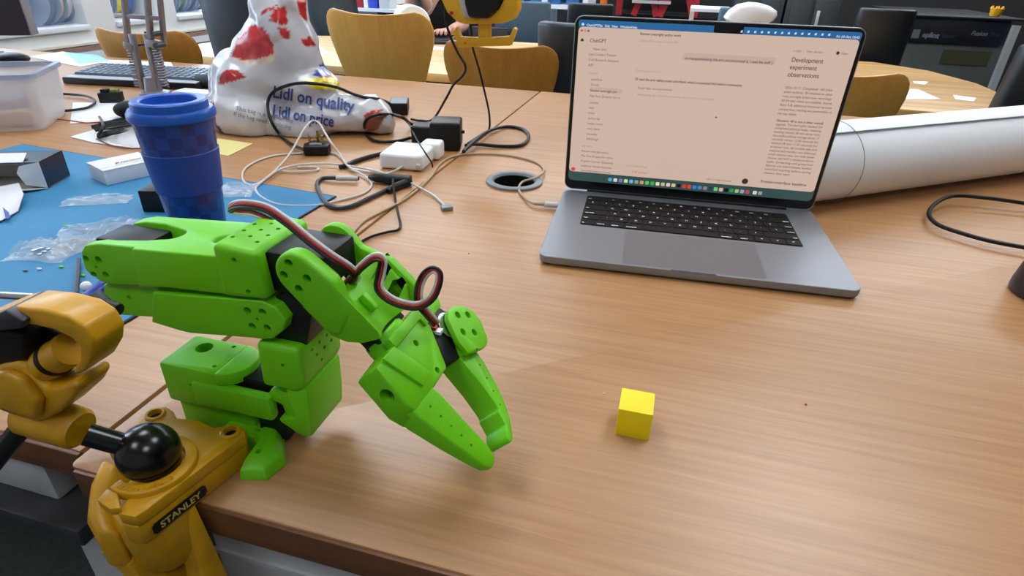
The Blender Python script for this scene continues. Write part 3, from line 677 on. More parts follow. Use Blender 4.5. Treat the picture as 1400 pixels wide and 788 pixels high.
# keys: six rows
u = (kx1-kx0-.0012)/14.5; rowh = (ky1-ky0-.0012)/6
rows = [[('esc', 1.5)] + [('F%d' % i, 1) for i in range(1, 13)] + [('', 1)],
        [(c, 1) for c in '\u00a71234567890-='] + [('delete', 1.5)],
        [('tab', 1.5)] + [(c, 1) for c in 'QWERTYUIOP[]'] + [('return', 1)],
        [('caps lock', 1.75)] + [(c, 1) for c in "ASDFGHJKL;'\\"] + [('return', .75)],
        [('shift', 1.25)] + [(c, 1) for c in '`ZXCVBNM,./'] + [('shift', 2.25)],
        [('fn', 1), ('control', 1), ('option', 1), ('command', 1.25), ('', 5), ('command', 1.25), ('option', 1), ('<', 1), ('v', 1), ('>', 1)]]
keymesh = {}
leg = MB()
exl = lp(1, 0, 0)-lp(0, 0, 0); eyl = lp(0, 1, 0)-lp(0, 0, 0)
for ri, row in enumerate(rows):
    x = kx0+.0006; yc = ky1-.0006-(ri+.5)*rowh
    for lab, wu in row:
        w = wu*u
        if wu not in keymesh:
            keymesh[wu] = MB().box((0, 0, .0005), (w-.0022, rowh-.0022, .0010)).mesh('key', .0003, 1)
        o = link('key', keymesh[wu], KEYM, LAP, loc=lp(x+w/2, yc, .0127)-Vector(LAP.location), rz=LYAW)
        o.matrix_parent_inverse = Matrix.Identity(4)
        if lab:
            big = len(lab) == 1
            if big: text_into(leg, lab, .0050, lp(x+w/2, yc-.0012, .0139), exl, eyl, align='CENTER', bold=.0002)
            elif lab.startswith('F') : text_into(leg, lab, .0032, lp(x+w/2, yc-.0030, .0139), exl, eyl, align='CENTER', bold=.0002)
            elif ri == 5 or x < .1: text_into(leg, lab, .0033, lp(x+.0022, yc-.0055, .0139), exl, eyl, bold=.0002)
            else:
                text_into(leg, lab, .0033, lp(x+w-.0024, yc-.0055, .0139), exl, eyl, align='RIGHT', bold=.0002)
        x += w
leg.build('key_legends', WHITEINK, LAP)
MB().prism([lp(x, y, .01235) for x, y in rrect(.0975, .2575, .004, .1020, .004)], (0, 0, .0002)).build('trackpad', PAD, LAP)
MB().prism([lp(x, y, .0098) for x, y in [(.1535, .0004), (.2015, .0004), (.2015, .0022), (.1535, .0022)]], (0, 0, .0004)).build('finger_scoop', CHROME, LAP)  # brighter metal than the base, standing in for the notch's reflection
# lid
HYL = LD-.008; HZ = .0128
LT, LN = V(0, math.sin(TILT), math.cos(TILT)), V(0, -math.cos(TILT), math.sin(TILT))
def ld(u_, v_, d_): # u across, v up the lid, d towards the user
    q = V(u_, HYL, HZ) + LT*v_ + LN*d_
    return lp(q.x, q.y, q.z)
LH = .243
lid = MB().loft([[ld(x, y, d_) for x, y in rrect(i, LW-i, .0015+i, LH-i, .011)] for d_, i in ((-.0046, .0020), (-.0040, .0004), (-.0028, 0), (-.0004, 0), (0, .0003))]).build('lid', ALU, LAP, sharp=25)
MB().loft([[ld(x, y, d_) for x, y in rrect(.0012, LW-.0012, .0030, LH-.0012, .010)] for d_ in (-.0002, .0002)]).build('bezel', BEZEL, lid)
hg = MB().cyl(ld(.035, -.001, -.003), ld(LW-.035, -.001, -.003), .0046, 20).build('hinge', BLACKM, LAP)
sx0, sx1, sy0, sy1 = .0052, LW-.0052, .0155, LH-.0050
def scr(name, u0, u1, v0, v1, m, d_, r=.0005, par=lid):
    return MB().prism([ld(x, y, d_) for x, y in rrect(u0, u1, v0, v1, r, 4)], (ld(0, 0, .00004)-ld(0, 0, 0))).build(name, m, par)
dsp = scr('display', sx0, sx1, sy0, sy1, SCRDOCK, .00025, .006)
scr('menu_bar', sx0, sx1, sy1-.0085, sy1, SCRBAR, .00032, .003, lid)
scr('page', sx0+.0004, sx1-.0004, sy0+.0140, sy1-.0085, SCR, .00036, .005, lid)
nx = .1945
scr('notch', nx-.0180, nx+.0180, sy1-.0082, sy1+.002, BEZEL, .00040, .002, lid)
def lidpx(px, py):          # where a spot of the screen seen in the photograph lies on the lid
    o = ld(0, 0, .0004); n = (ld(0, 0, 1)-ld(0, 0, 0)); d = ray(px, py); k = (o-CAMX).dot(n)/d.dot(n); p = CAMX+d*k-o
    return p.dot(ld(1, 0, 0)-ld(0, 0, 0)), p.dot(ld(0, 1, 0)-ld(0, 0, 0))
exs, eys = ld(1, 0, 0)-ld(0, 0, 0), ld(0, 1, 0)-ld(0, 0, 0)
inks = {'dark': MB(), 'grey': MB(), 'pale': MB(), 'white': MB(), 'red': MB()}
def say(ink, px, py, s, size, bold=0.00006, width=None, **k):
    a, b_ = lidpx(px, py)
    me = inks[ink]; n0 = len(me.v)
    w = text_into(me, s, size, ld(a, b_, .00046), exs, eys, bold=bold, **k)
    if width is not None:
        a2, b2 = lidpx(*width); f = (a2-a)/max(w, 1e-6); o = ld(a, b_, .00046)
        for i in range(n0, len(me.v)):
            p = me.v[i]-o; dx = p.dot(exs); me.v[i] = me.v[i]+exs*(dx*(f-1))
# menu bar
for px, s in ((803, 'ChatGPT'), (819, 'File'), (828, 'Edit'), (837, 'View'), (849, 'Window'), (864, 'Help')): say('white', px-1, 35.6+(px-800)*.049, s, .0040, .0001)
a, b_ = lidpx(797, 33.2); inks['white'].add([p for p in circ(ld(a, b_, .00046), .0018, 0, 360, 10, exs, eys)], [list(range(10))])
for i in range(14):
    px = 1014+i*9.2; a, b_ = lidpx(px, 43.0+(px-1014)*.038)
    inks['white'].add([ld(a+dx, b_+dy, .00046) for dx, dy in ((-.0012, -.0012), (.0012, -.0012), (.0014, .0014), (-.001, .0010))], [(0, 1, 2, 3)])
say('white', 1143, 51.3, 'Fri 10 Oct 15:42', .0038, .0001, (1175, 53.0))
# window buttons
for px, ink in ((795.5, 'red'), (800, 'pale'), (804.5, 'grey')):
    a, b_ = lidpx(px, 41.7+(px-795)*.06); inks[ink].add(circ(ld(a, b_, .00046), .0016, 0, 360, 12, exs, eys), [list(range(12))])
a, b_ = lidpx(796, 54.5); inks['dark'].add([ld(a+dx, b_+dy, .00046) for dx, dy in ((-.002, -.0018), (.002, -.0018), (.002, .0004), (0, .0022), (-.002, .0004))], [(0, 1, 2, 3, 4)])
say('dark', 806, 57.5, 'ChatGPT', .0064, .00004, (829, 58.5))
for px, py, s, e in ((811, 68.5, 'New chat', 829), (805, 75.5, 'Last Content Tracker', 843), (804.5, 83, 'Civil Research Assistant', 846), (804, 90.5, 'API', 811)): say('grey', px, py, s, .0046, .00004, (e, py+1.2))
say('pale', 805, 101, 'Projects', .0040, .00003, (817, 101.6))
for px, py, s, e in ((808, 110, 'workflow', 823), (808, 117.2, 'Droid', 818), (807, 125, 'Review overnight pol', 843), (806, 132.5, 'Plan first 20 parts for ro', 848)): say('grey' if s[0] != 'R' else 'dark', px, py, s, .0046, .00004, (e, py+1.6))
for px, py, s, e in ((806, 141.5, 'content', 818), (805, 148.5, 'alice', 812), (804, 155.5, 'avatar', 813), (804, 163, 'python lab', 820), (803, 170, 'better voice', 824), (802.5, 177, 'react demo', 820), (802, 184.3, 'youtube', 816), (801.5, 191, 'Edinburgh', 818)): say('grey', px, py, s, .0046, .00004, (e, py+1.0))
say('pale', 796, 200.5, 'Recents', .0042, .00003, (809, 201.2))
for px, py, s, e in ((795, 207.5, 'Review overnight policy', 832), (794.5, 214, 'Plan first 20 parts for robot', 838), (794, 221, 'English Carrier Etiquette', 838), (793.5, 227.5, 'Healthcare Website Questions', 836), (793, 234, 'Channeling Research Content', 835)): say('grey', px, py, s, .0044, .00004, (e, py+2.6))
a, b_ = lidpx(783.7, 231); inks['red'].add(circ(ld(a, b_, .00046), .0030, 0, 360, 14, exs, eys), [list(range(14))])
say('dark', 875, 47.8, 'Review overnight policy work', .0046, .00006, (931, 51))
say('pale', 874, 56.8, 'Closed, 20 mins ago, 2 edited files', .0038, .00003, (927, 59.6))
say('dark', 936, 81.2, 'on manipulate/doing this arm and connected it, I read the stuff :)', .0050, .00005, (1056, 87.6))
say('pale', 869, 97.8, 'Thinking for 4m 1s >', .0040, .00003, (904, 99.8))
say('dark', 868, 109.7, "I'll read the arm safety notes and check what's connected first before movement", .0050, .00006, (1014, 119.5))
say('grey', 872, 121.5, 'Read files, ran commands', .0042, .00002, (919, 124.2))
say('pale', 871, 130.5, 'Reviewing the mid-level camera observations on robot', .0042, .00003, (976, 136.5))
say('pale', 857, 227.5, 'Ask for follow-up changes', .0042, .00003, (885, 229.5))
say('red', 864, 236, 'Full access', .0042, .00002, (884, 238))
say('grey', 966, 246.2, 'GPT-5.1 High and work', .0040, .00002, (1000, 249))
for px, py, rr in ((1018.5, 248, .0042), (1145.5, 72.6, .0020)):
    a, b_ = lidpx(px, py); inks['dark'].add(circ(ld(a, b_, .00046), rr, 0, 360, 18, exs, eys), [list(range(18))])
say('grey', 1084, 71.0, '+ Add', .0040, .00002, (1095, 71.6)); say('grey', 1102, 71.8, 'View version', .0040, .00002, (1125, 73)); say('grey', 1150, 74.5, 'Open', .0040, .00003, (1159, 74.9))
for px, py, s, e in ((1081.5, 84.5, 'Development', 1125), (1079, 94.5, 'experiment', 1116), (1076, 104.5, 'observations', 1119)): say('dark', px, py, s, .0080, .00006, (e, py+2.1))
para = ['2026-10-17. Completed: 160 trials', 'action policies, 28 matched to clean', 'runs, and eight broad open recordings.', 'All 64 new videos are available. Scenes', 'Runs 5-8: additional historical services', 'comparison, reading and percentiles in', 'the top tables.']
for i, s in enumerate(para): say('grey', 1073-i*1.7, 121+i*5.9, s, .0043, .00007, ((1138 if i < 6 else 1090)-i*.2, 123.8+i*5.9))
para = ['Decision: 40 is not a clean overall', 'upgrade. The short pilot reached 3/4', 'completed physical tasks, retaining', 'existing trained 28 and seven runs.', 'Successful policies average about 17', 'seconds versus 13.00 seconds for', 'trained 28 and 11.25 seconds for', 'archived runs. All models safe and', 'analysed and transfers one additional', 'small random test, but with fewer', 'choices: still NOT a recommendation.', 'tasks. Streaming and grasp-lost', 'failures are intermittent; further', 'matched training before saving', 'disaster that start.']
for i, s in enumerate(para): say('dark' if i == 0 else 'grey', 1061.5-i*1.25, 166+i*5.1, s, .0042, .00007, (1061.5-i*1.25+(64 if i < 14 else 36), 168.8+i*5.1))
say('dark', 1039.5, 249.5, 'Frozen-interface baseline', .0056, .00006, (1102, 255.3))
for k, m in (('dark', INK), ('grey', INKL), ('pale', INKLL), ('white', INKW), ('red', INKR)): inks[k].build('screen_text', m, lid, smooth=False, kind='stuff')
a, b_ = lidpx(933, 78); a2, b2 = lidpx(1059, 90)
scr('chat_bubble', a, a2, b2+.001, b2+.010, SCRSEL, .00041, .003, lid)
a, b_ = lidpx(806, 122.0); a2, b2 = lidpx(851, 128)
scr('list_highlight', a, a2, b2, b2+.0062, SCRSEL, .00041, .001, lid)
a, b_ = lidpx(979, 160.5); MB().prism(circ(ld(a, b_, .00046), .0011, 0, 360, 8, exs, eys), (ld(0, 0, .00003)-ld(0, 0, 0))).build('pointer', INK, lid)
cols = [(70, 170, 220), (210, 205, 195), (120, 120, 170), (190, 220, 170), (120, 170, 220), (130, 160, 150), (210, 150, 90), (90, 190, 90), (60, 180, 60), (220, 215, 180), (200, 180, 140), (215, 205, 185), (210, 190, 140), (24, 24, 26), (220, 50, 44), (226, 60, 50), (40, 130, 210), (90, 120, 190), (150, 120, 130), (40, 60, 80), (110, 200, 120), (220, 170, 150), (20, 20, 20), (40, 150, 80), (150, 190, 110), (150, 150, 190), (190, 70, 70), (210, 210, 205), (150, 150, 150)]
for i, c in enumerate(cols):
    px = 834+i*7.22+(3 if i > 26 else 0); a, b_ = lidpx(px, 245.6+(px-834)*.0908)
    scr('dock_icon', a-.0027, a+.0027, b_-.0027, b_+.0027, screen('dock_%d' % i, c), .00046, .0012, lid)

# ================================================================== PAPER ROLL
rd = V(math.cos(R(37)), math.sin(R(37)), 0); rn = V(-rd.y, rd.x, 0)
RR = .060
ra = V(.36, .36, 0)-rd*.075
def roll_pt(s_, ang_, r): return ra + rd*s_ + rn*(r*math.cos(ang_)) + V(0, 0, RR+.0005 + r*math.sin(ang_))
Lr = .67
rings = []
nseg = 72
for k in range(nseg+1):
    ang_ = R(118) - 2*math.pi*1.45*k/nseg
    r0 = RR - .0045*(1.45*k/nseg) ; rings.append((ang_, r0))
me = MB(); th = .0007
vs = []; fs = []
for j, (an, r) in enumerate(rings):
    for s_ in (0, Lr): vs += [roll_pt(s_, an, r), roll_pt(s_, an, r-th)]
for j in range(len(rings)-1):
    a = j*4; b_ = a+4
    fs += [(a, a+2, b_+2, b_), (a+1, b_+1, b_+3, a+3), (a, b_, b_+1, a+1), (a+2, a+3, b_+3, b_+2)]
fs += [(0, 1, 3, 2)]; e_ = (len(rings)-1)*4; fs += [(e_, e_+2, e_+3, e_+1)]
me.add(vs, fs)
me.build('paper_roll', PAPER2, sharp=60, label='large loose roll of white paper lying behind the laptop', cat='paper roll')
# thin rubber band around its near end
bp = [roll_pt(.080, R(a), RR+.0012) for a in range(0, 360, 10)]
MB().tube(bp, .0005, 6, closed=True).build('elastic_band', GREYP, label='thin dark elastic band around the white paper roll', cat='elastic band')

# ================================================================== MAT AND WHAT LIES ON IT
MA = Z(460, 270); me_ = V(-1.0, .075, 0).normalized(); mf = V(-.028, -1, 0).normalized()
mc = [MA, MA+me_*.66, MA+me_*.66+mf*.445, MA+mf*.445]
MT = thing('cutting_mat', 'bright blue work mat with dark edge on the left desk', 'mat', ((mc[0]+mc[2])/2).to_tuple())
MB().prism([V(p.x, p.y, .0002) for p in mc], (0, 0, .0022)).build('mat_edge', MATEDGE, MT)
cc = (mc[0]+mc[2])/2
def inset(p, d): return V(p.x+(d if p.x < cc.x else -d), p.y+(d if p.y < cc.y else -d), .0024)
MB().prism([inset(p, .0022) for p in mc], (0, 0, .0003)).build('mat_surface', BLUEMAT, MT)
MZ = .0028

# blue travel mug
CX, CY = -.421, -.059
CUP = thing('travel_mug', 'blue travel mug with checked body, smooth band and screw lid', 'mug', (CX, CY, MZ))
def ck():
    m = bpy.data.materials.new('blue_checks'); m.use_nodes = True; nt = m.node_tree; N = nt.nodes; L = nt.links; b = N['Principled BSDF']
    b.inputs['Roughness'].default_value = .25
    tc = N.new('ShaderNodeTexCoord'); sp = N.new('ShaderNodeSeparateXYZ'); L.new(tc.outputs['Object'], sp.inputs[0])
    def mth(op, a, v=None, c=None):
        n = N.new('ShaderNodeMath'); n.operation = op
        if hasattr(a, 'links'): L.new(a, n.inputs[0])
        else: n.inputs[0].default_value = a
        if v is not None:
            if hasattr(v, 'links'): L.new(v, n.inputs[1])
            else: n.inputs[1].default_value = v
        return n.outputs[0]
    x_ = mth('SUBTRACT', sp.outputs[0], CX); y_ = mth('SUBTRACT', sp.outputs[1], CY)
    an = mth('FLOOR', mth('MULTIPLY', mth('ARCTAN2', y_, x_), 18/(2*math.pi)*1.0))
    zr = mth('FLOOR', mth('MULTIPLY', sp.outputs[2], 1/.0135))
    cb = N.new('ShaderNodeCombineXYZ'); L.new(an, cb.inputs[0]); L.new(zr, cb.inputs[1])
    wn = N.new('ShaderNodeTexWhiteNoise'); wn.noise_dimensions = '2D'; L.new(cb.outputs[0], wn.inputs['Vector'])
    par = mth('MODULO', mth('ABSOLUTE', mth('ADD', an, zr)), 2)
    mixv = mth('ADD', mth('MULTIPLY', par, .6), mth('MULTIPLY', wn.outputs[0], .4))
    rp = N.new('ShaderNodeValToRGB'); rp.color_ramp.elements[0].color = lin((20, 48, 120)); rp.color_ramp.elements[1].color = lin((28, 68, 154))
    L.new(mixv, rp.inputs[0]); L.new(rp.outputs[0], b.inputs['Base Color']); return m
CH = .150
MB().lathe([(.0001, MZ), (.0280, MZ), (.0300, MZ+.003), (.0425, CH), (.0425, CH+.002), (.0400, CH+.002), (.0400, CH-.01), (.0001, CH-.012)], (CX, CY, 0), seg=56).build('body', ck(), CUP)
MB().lathe([(.0352, MZ+.062), (.0366, MZ+.063), (.0410, MZ+.110), (.0398, MZ+.111)], (CX, CY, 0), seg=56, closed=True).build('sleeve', CUPSLV, CUP)
MB().lathe([(.0445, CH-.001), (.0460, CH+.001), (.0460, CH+.006), (.0435, CH+.010), (.0400, CH+.0105), (.0395, CH+.018), (.0375, CH+.0195), (.0310, CH+.0195), (.0290, CH+.018), (.0275, CH+.010), (.0001, CH+.0095), (.0001, CH)], (CX, CY, 0), seg=56).build('lid', CUPLID, CUP)

# crumpled clear parts bags
def baggie(px, py, lx, ly, rz, h, label, seed, m=CLEAR, seg=16):
    c = Z(px, py, MZ); mb = MB(); rows_ = []
    for lay in (0, 1):
        g = []
        for i in range(seg+1):
            r_ = []
            for j in range(seg+1):
                u_, v_ = i/seg-.5, j/seg-.5
                e_ = (1-abs(2*u_)**4)*(1-abs(2*v_)**4)
                z_ = noise.noise(V(u_*4+seed, v_*4, seed*1.7))*.5+.5
                z2 = noise.noise(V(u_*13+seed, v_*13, 3.1))*.45
                hh = MZ+.0004 + (h*max(0, z_+z2)*e_ if lay else h*.12*max(0, z_)*e_) + lay*.0003
                x_ = u_*lx*(1+.12*noise.noise(V(v_*5, seed, 0))); y_ = v_*ly*(1+.2*noise.noise(V(u_*4, seed+9, 0)))
                r_.append(V(c.x+x_*math.cos(rz)-y_*math.sin(rz), c.y+x_*math.sin(rz)+y_*math.cos(rz), hh))
            g.append(r_)
        for i in range(seg):
            for j in range(seg): mb.add([g[i][j], g[i+1][j], g[i+1][j+1], g[i][j+1]], [(0, 1, 2, 3)])
    return mb.build('plastic_bag', m, label=label, cat='plastic bag', group='small clear plastic bags on the mat', smooth=False)
baggie(133, 275, .085, .034, R(30), .010, 'long narrow clear plastic bag lying near the white box', 1.3)
baggie(138, 317, .095, .050, R(40), .018, 'crumpled clear plastic bag beside the robot elbow servo', 4.4)
baggie(66, 344, .070, .055, R(15), .020, 'crumpled clear bag holding small screws on the blue mat', 7.7)
baggie(112, 338, .060, .040, R(55), .012, 'small clear bag of screws next to the green elbow', 9.1)
baggie(319, 262, .060, .050, R(20), .014, 'clear bubble wrap bag on the mat right of the mug', 12.2, BUBBLE)
# screws in the bag and bits on the mat
for i, (px, py) in enumerate([(50, 342), (56, 340), (60, 345), (66, 341), (54, 348)]):
    c = Z(px, py, MZ+.004)
    t = MB().cyl(c, c+V(random.uniform(-.006, .006), random.uniform(-.006, .006), .0004), .0012, 8).cyl(c-V(0, 0, .001), c+V(0, 0, .001), .0022, 10)
    t.build('screw', STEEL, label='tiny steel screw inside the clear bag on the blue mat', cat='screw', group='screws in the clear bag')
for px, py, c_, nm in ((90, 310, GREEN, 'green crumb of plastic by the clear bag'), (84, 366, GREEN, 'green crumb of plastic below the bag of screws'), (35, 371, GREYP, 'grey crumb on the blue mat left of the green crumb'), (54, 369, CARDW, 'white crumb on the blue mat between two crumbs'), (114, 378, GREEN, 'green crumb beside the screwdriver')):
    c = Z(px, py, MZ)
    MB().sphere(c+V(0, 0, .0012), .0022, 8, 6, (1.5, .9, .55)).build('plastic_crumb', c_, label=nm, cat='crumb')

# boxes on the mat
def gbox(c, ex, w, d, h, z0):     # corner, direction of width
    ex = Vector(ex).normalized(); ey = V(-ex.y, ex.x, 0); c = V(c.x, c.y, z0)
    return [c, c+ex*w, c+ex*w+ey*d, c+ey*d], ex, ey
p1 = Z(147, 254, MZ); p2 = Z(207, 240, MZ)
exb = (p2-p1); W1 = .075
cs_, exb, eyb = gbox(p1, exb, W1, .055, .03, MZ)
WB = thing('carton', 'small white carton with a red logo on the mat', 'box', p1.to_tuple())
MB().prism(cs_, (0, 0, .022)).build('box_body', CARDW, WB, bevel=.0006)
MB().prism([cs_[0]-exb*.0005+eyb*.010+V(0, 0, .0225), cs_[1]+exb*.0005+eyb*.010+V(0, 0, .0225), cs_[2]+exb*.0005+V(0, 0, .0235), cs_[3]-exb*.0005+V(0, 0, .0235)], (0, 0, .0012)).build('flap', CARDW, WB, bevel=.0004)
MB().prism([cs_[0]-exb*.0005-eyb*.0006+V(0, 0, .0222), cs_[1]+exb*.0005-eyb*.0006+V(0, 0, .0222), cs_[1]+exb*.0005+eyb*.036+V(0, 0, .0236), cs_[0]-exb*.0005+eyb*.036+V(0, 0, .0236)], (0, 0, .0006)).build('lid_panel', CARDW, WB)
tx = MB(); ob = cs_[0]+exb*.026+eyb*.016+V(0, 0, .0246)
text_into(tx, 'FEETECH', .0075, ob+exb*.007, exb, eyb, shear=.25, bold=.0002)
tx.build('logo_text', mat('logo_dark', (90, 60, 66), rough=.6), WB)
tx = MB(); tx.add([ob+exb*a+eyb*b_ for a, b_ in ((-.001, 0), (.002, 0), (.003, .003), (.0055, .003), (.0065, .0065), (.001, .0065))], [(0, 1, 2, 3, 4, 5)]); tx.build('logo_mark', REDM, WB)
p1 = Z(196, 290, MZ)
cs_, exb, eyb = gbox(p1, V(.96, .28, 0), .05, .075, .035, MZ)
KB_ = thing('carton', 'small black carton standing against the blue mug', 'box', p1.to_tuple())
MB().prism(cs_, (0, 0, .030)).build('box_body', BLACKP, KB_, bevel=.0008)
MB().prism([cs_[3]+V(0, 0, .030), cs_[2]+V(0, 0, .030), cs_[2]+eyb*.020+V(0, 0, .042), cs_[3]+eyb*.020+V(0, 0, .042)], (0, 0, .0008)).build('flap', CARDW, KB_)
# open printed carton at the left
OB = thing('open_carton', 'open printed carton lying on its side showing its grey inside', 'box', Z(60, 255, MZ).to_tuple())
oc = Z(66, 258, MZ); exo = V(-.90, -.44, 0).normalized(); eyo = V(-exo.y, exo.x, 0)*-1
eyo = V(-.44, .90, 0).normalized(); eyo = V(-.36, .93, 0).normalized()
def op(u_, v_, z_): return oc+exo*u_+eyo*v_+V(0, 0, z_)
tk = .0012
WB_, DB_, HB_ = .105, .060, .040
for nm, u0, u1, v0, v1, z0, z1, m in (('floor_panel', 0, WB_, 0, DB_, 0, tk, CARD), ('top_panel', 0, WB_, 0, DB_, HB_-tk, HB_, CARDB), ('end_panel', 0, tk, 0, DB_, 0, HB_, CARDB), ('end_panel', WB_-tk, WB_, 0, DB_, 0, HB_, CARDB), ('back_panel', 0, WB_, DB_-tk, DB_, 0, HB_, CARDB)):
    MB().add([op(u_, v_, z_) for u_ in (u0, u1) for v_ in (v0, v1) for z_ in (z0, z1)], [(0, 1, 3, 2), (4, 6, 7, 5), (0, 4, 5, 1), (2, 3, 7, 6), (0, 2, 6, 4), (1, 5, 7, 3)]).build(nm, m, OB)
ins = MB()
for u0, u1, v0, v1, z0, z1 in ((tk, WB_-tk, .001, DB_-tk, tk, tk+.0004), (tk, WB_-tk, .001, DB_-tk, HB_-tk-.0004, HB_-tk), (tk, tk+.0004, .001, DB_-tk, tk, HB_-tk), (WB_-tk-.0004, WB_-tk, .001, DB_-tk, tk, HB_-tk), (tk, WB_-tk, DB_-tk-.0004, DB_-tk, tk, HB_-tk)):
    ins.add([op(u_, v_, z_) for u_ in (u0, u1) for v_ in (v0, v1) for z_ in (z0, z1)], [(0, 1, 3, 2), (4, 6, 7, 5), (0, 4, 5, 1), (2, 3, 7, 6), (0, 2, 6, 4), (1, 5, 7, 3)])
ins.build('inside_lining', CARD, OB)
MB().prism([op(0, 0, .0004), op(WB_, 0, .0004), op(WB_-.008, -.016, .004), op(.030, -.020, .004), op(.012, -.014, .003)], (0, 0, .001)).build('flap', CARDW, OB)
MB().prism([op(0, 0, .002), op(0, 0, HB_), op(.024, -.004, HB_-.004), op(.030, -.004, .026), op(.024, -.004, .008)], -eyo*.001).build('flap', CARDW, OB)
MB().prism([op(.02, 0, HB_), op(WB_, 0, HB_), op(WB_-.01, .030, HB_+.005), op(.03, .030, HB_+.005)], (0, 0, .0008)).build('flap', CARDW, OB)
p = [Z(0, 262, MZ), Z(30, 262, MZ), Z(37, 277, MZ), Z(26, 291, MZ), Z(4, 304, MZ), Z(-40, 318, MZ), Z(-60, 270, MZ)]
fl = thing('torn_card', 'white curved card flap on the mat below the open carton', 'card', p[3].to_tuple())
MB().loft([[V(q.x, q.y, MZ+.0004+(.012 if i in (1, 2) else .002)) for i, q in enumerate(p)], [V(q.x, q.y, MZ+.0012+(.012 if i in (1, 2) else .002)) for i, q in enumerate(p)]]).build('card', CARDW, fl, sharp=20)
MB().prism([Z(0, 268, .010), Z(6, 266, .010), Z(14, 298, .008), Z(8, 300, .008)], (0, 0, .0004)).build('blue_print', mat('card_blue', (70, 90, 170), rough=.6), fl)
# screwdriver lying behind the arm
sd = thing('screwdriver', 'blue handled screwdriver lying on the mat behind the arm', 'screwdriver', Z(118, 400, MZ).to_tuple())
a_, b_ = Z(152, 396, MZ+.010), Z(112, 406, MZ+.010)
MB().cyl(Z(100, 425, MZ+.007), Z(150, 385, MZ+.007), .0070, 16).build('handle', mat('handle_blue', (24, 52, 150), rough=.3), sd, bevel=.001)
MB().sphere(Z(118, 392, MZ+.012), .0055, 14, 10).build('handle_cap', WHITEP, sd)
MB().cyl(Z(104, 402, MZ+.004), Z(108, 355, MZ+.004), .0022, 10).build('blade', DGREY, sd)
# sticky note
nt_ = [Z(296, 189), Z(346, 196), Z(304, 214), Z(272, 208)]
MB().prism([V(p.x, p.y, .0004) for p in (Z(298, 190), Z(346, 197), Z(312, 214), Z(270, 205))], (0, 0, .0006)).build('sticky_note', NOTE, label='pale yellow sticky note on the desk beside the mug', cat='note')

# ================================================================== CABLES AND CHARGERS
def cab(name, pts, r, m, label, cat='cable', n=8, seg=8, group=None):
    P_ = [Z(q[0], q[1], (q[2] if len(q) > 2 else r)+.0004) for q in pts]
    return MB().tube(crv(P_, n), r, seg).build(name, m, label=label, cat=cat, group=group)
def zz_(x, y): return (320+x/3.043, 130+y/3.043)
# white laptop charger with plug nose
wc = thing('laptop_charger', 'white square laptop charger brick plugged into the black adapter', 'charger', Z(556, 228).to_tuple())
a_, b_, c_ = Z(519, 231), Z(560, 236), Z(604, 208)
ea = (Z(564, 234)-Z(516, 230)).normalized(); eb = V(-ea.y, ea.x, 0)
o_ = Z(519, 231)
def cb(u_, v_, z_): return o_+ea*u_+eb*v_+V(0, 0, z_)
MB().prism([cb(0, 0, .0005), cb(.076, 0, .0005), cb(.076, .080, .0005), cb(0, .080, .0005)], (0, 0, .027)).build('brick', WHITEP, wc, bevel=.006, bseg=4)
MB().prism([cb(.050, .066, .001), cb(.086, .066, .001), cb(.086, .102, .001), cb(.050, .102, .001)], (0, 0, .030)).build('plug_nose', WHITEP, wc, bevel=.006, bseg=4)
MB().cyl(cb(.070, -.006, .010), cb(.068, .004, .011), .0042, 16).build('strain_relief', WHITEC, wc)
# black travel adapter block
ba = thing('socket_adapter', 'black socket adapter block between the charger and the cables', 'adapter', Z(600, 205).to_tuple())
q0 = Z(570, 208); q1 = Z(634, 208)
e1 = (q1-q0).normalized(); e2 = V(-e1.y, e1.x, 0)
def ad(u_, v_, z_): return q0+e1*u_+e2*v_+V(0, 0, z_)
MB().prism([ad(.024, .006, .0005), ad(.080, .0, .0005), ad(.086, .060, .0005), ad(.030, .066, .0005)], (0, 0, .052)).build('block', BLACKP, ba, bevel=.005, bseg=3)
MB().prism([ad(-.012, .030, .0005), ad(.030, .020, .0005), ad(.034, .064, .0005), ad(-.006, .070, .0005)], (0, 0, .040)).build('block_step', BLACKP, ba, bevel=.005, bseg=3)
MB().cyl(ad(.083, .030, .030), ad(.089, .030, .030), .003, 10).build('pin', BLACKM, ba)
# small black power brick behind the bag
pb = thing('power_brick', 'small black power brick beside the carrier bag', 'power supply', Z(545, 156).to_tuple())
q0 = Z(532, 158); e1 = V(.93, .36, 0).normalized(); e2 = V(-.36, .93, 0).normalized()
MB().prism([q0+V(0, 0, .0005), q0+e1*.042+V(0, 0, .0005), q0+e1*.042+e2*.07+V(0, 0, .0005), q0+e2*.07+V(0, 0, .0005)], (0, 0, .026)).build('case', BLACKP, pb, bevel=.002)
MB().prism([q0+e1*.003+e2*.004+V(0, 0, .0265), q0+e1*.039+e2*.004+V(0, 0, .0265), q0+e1*.039+e2*.066+V(0, 0, .0265), q0+e2*.066+e1*.003+V(0, 0, .0265)], (0, 0, .0003)).build('sticker', GREYP, pb)
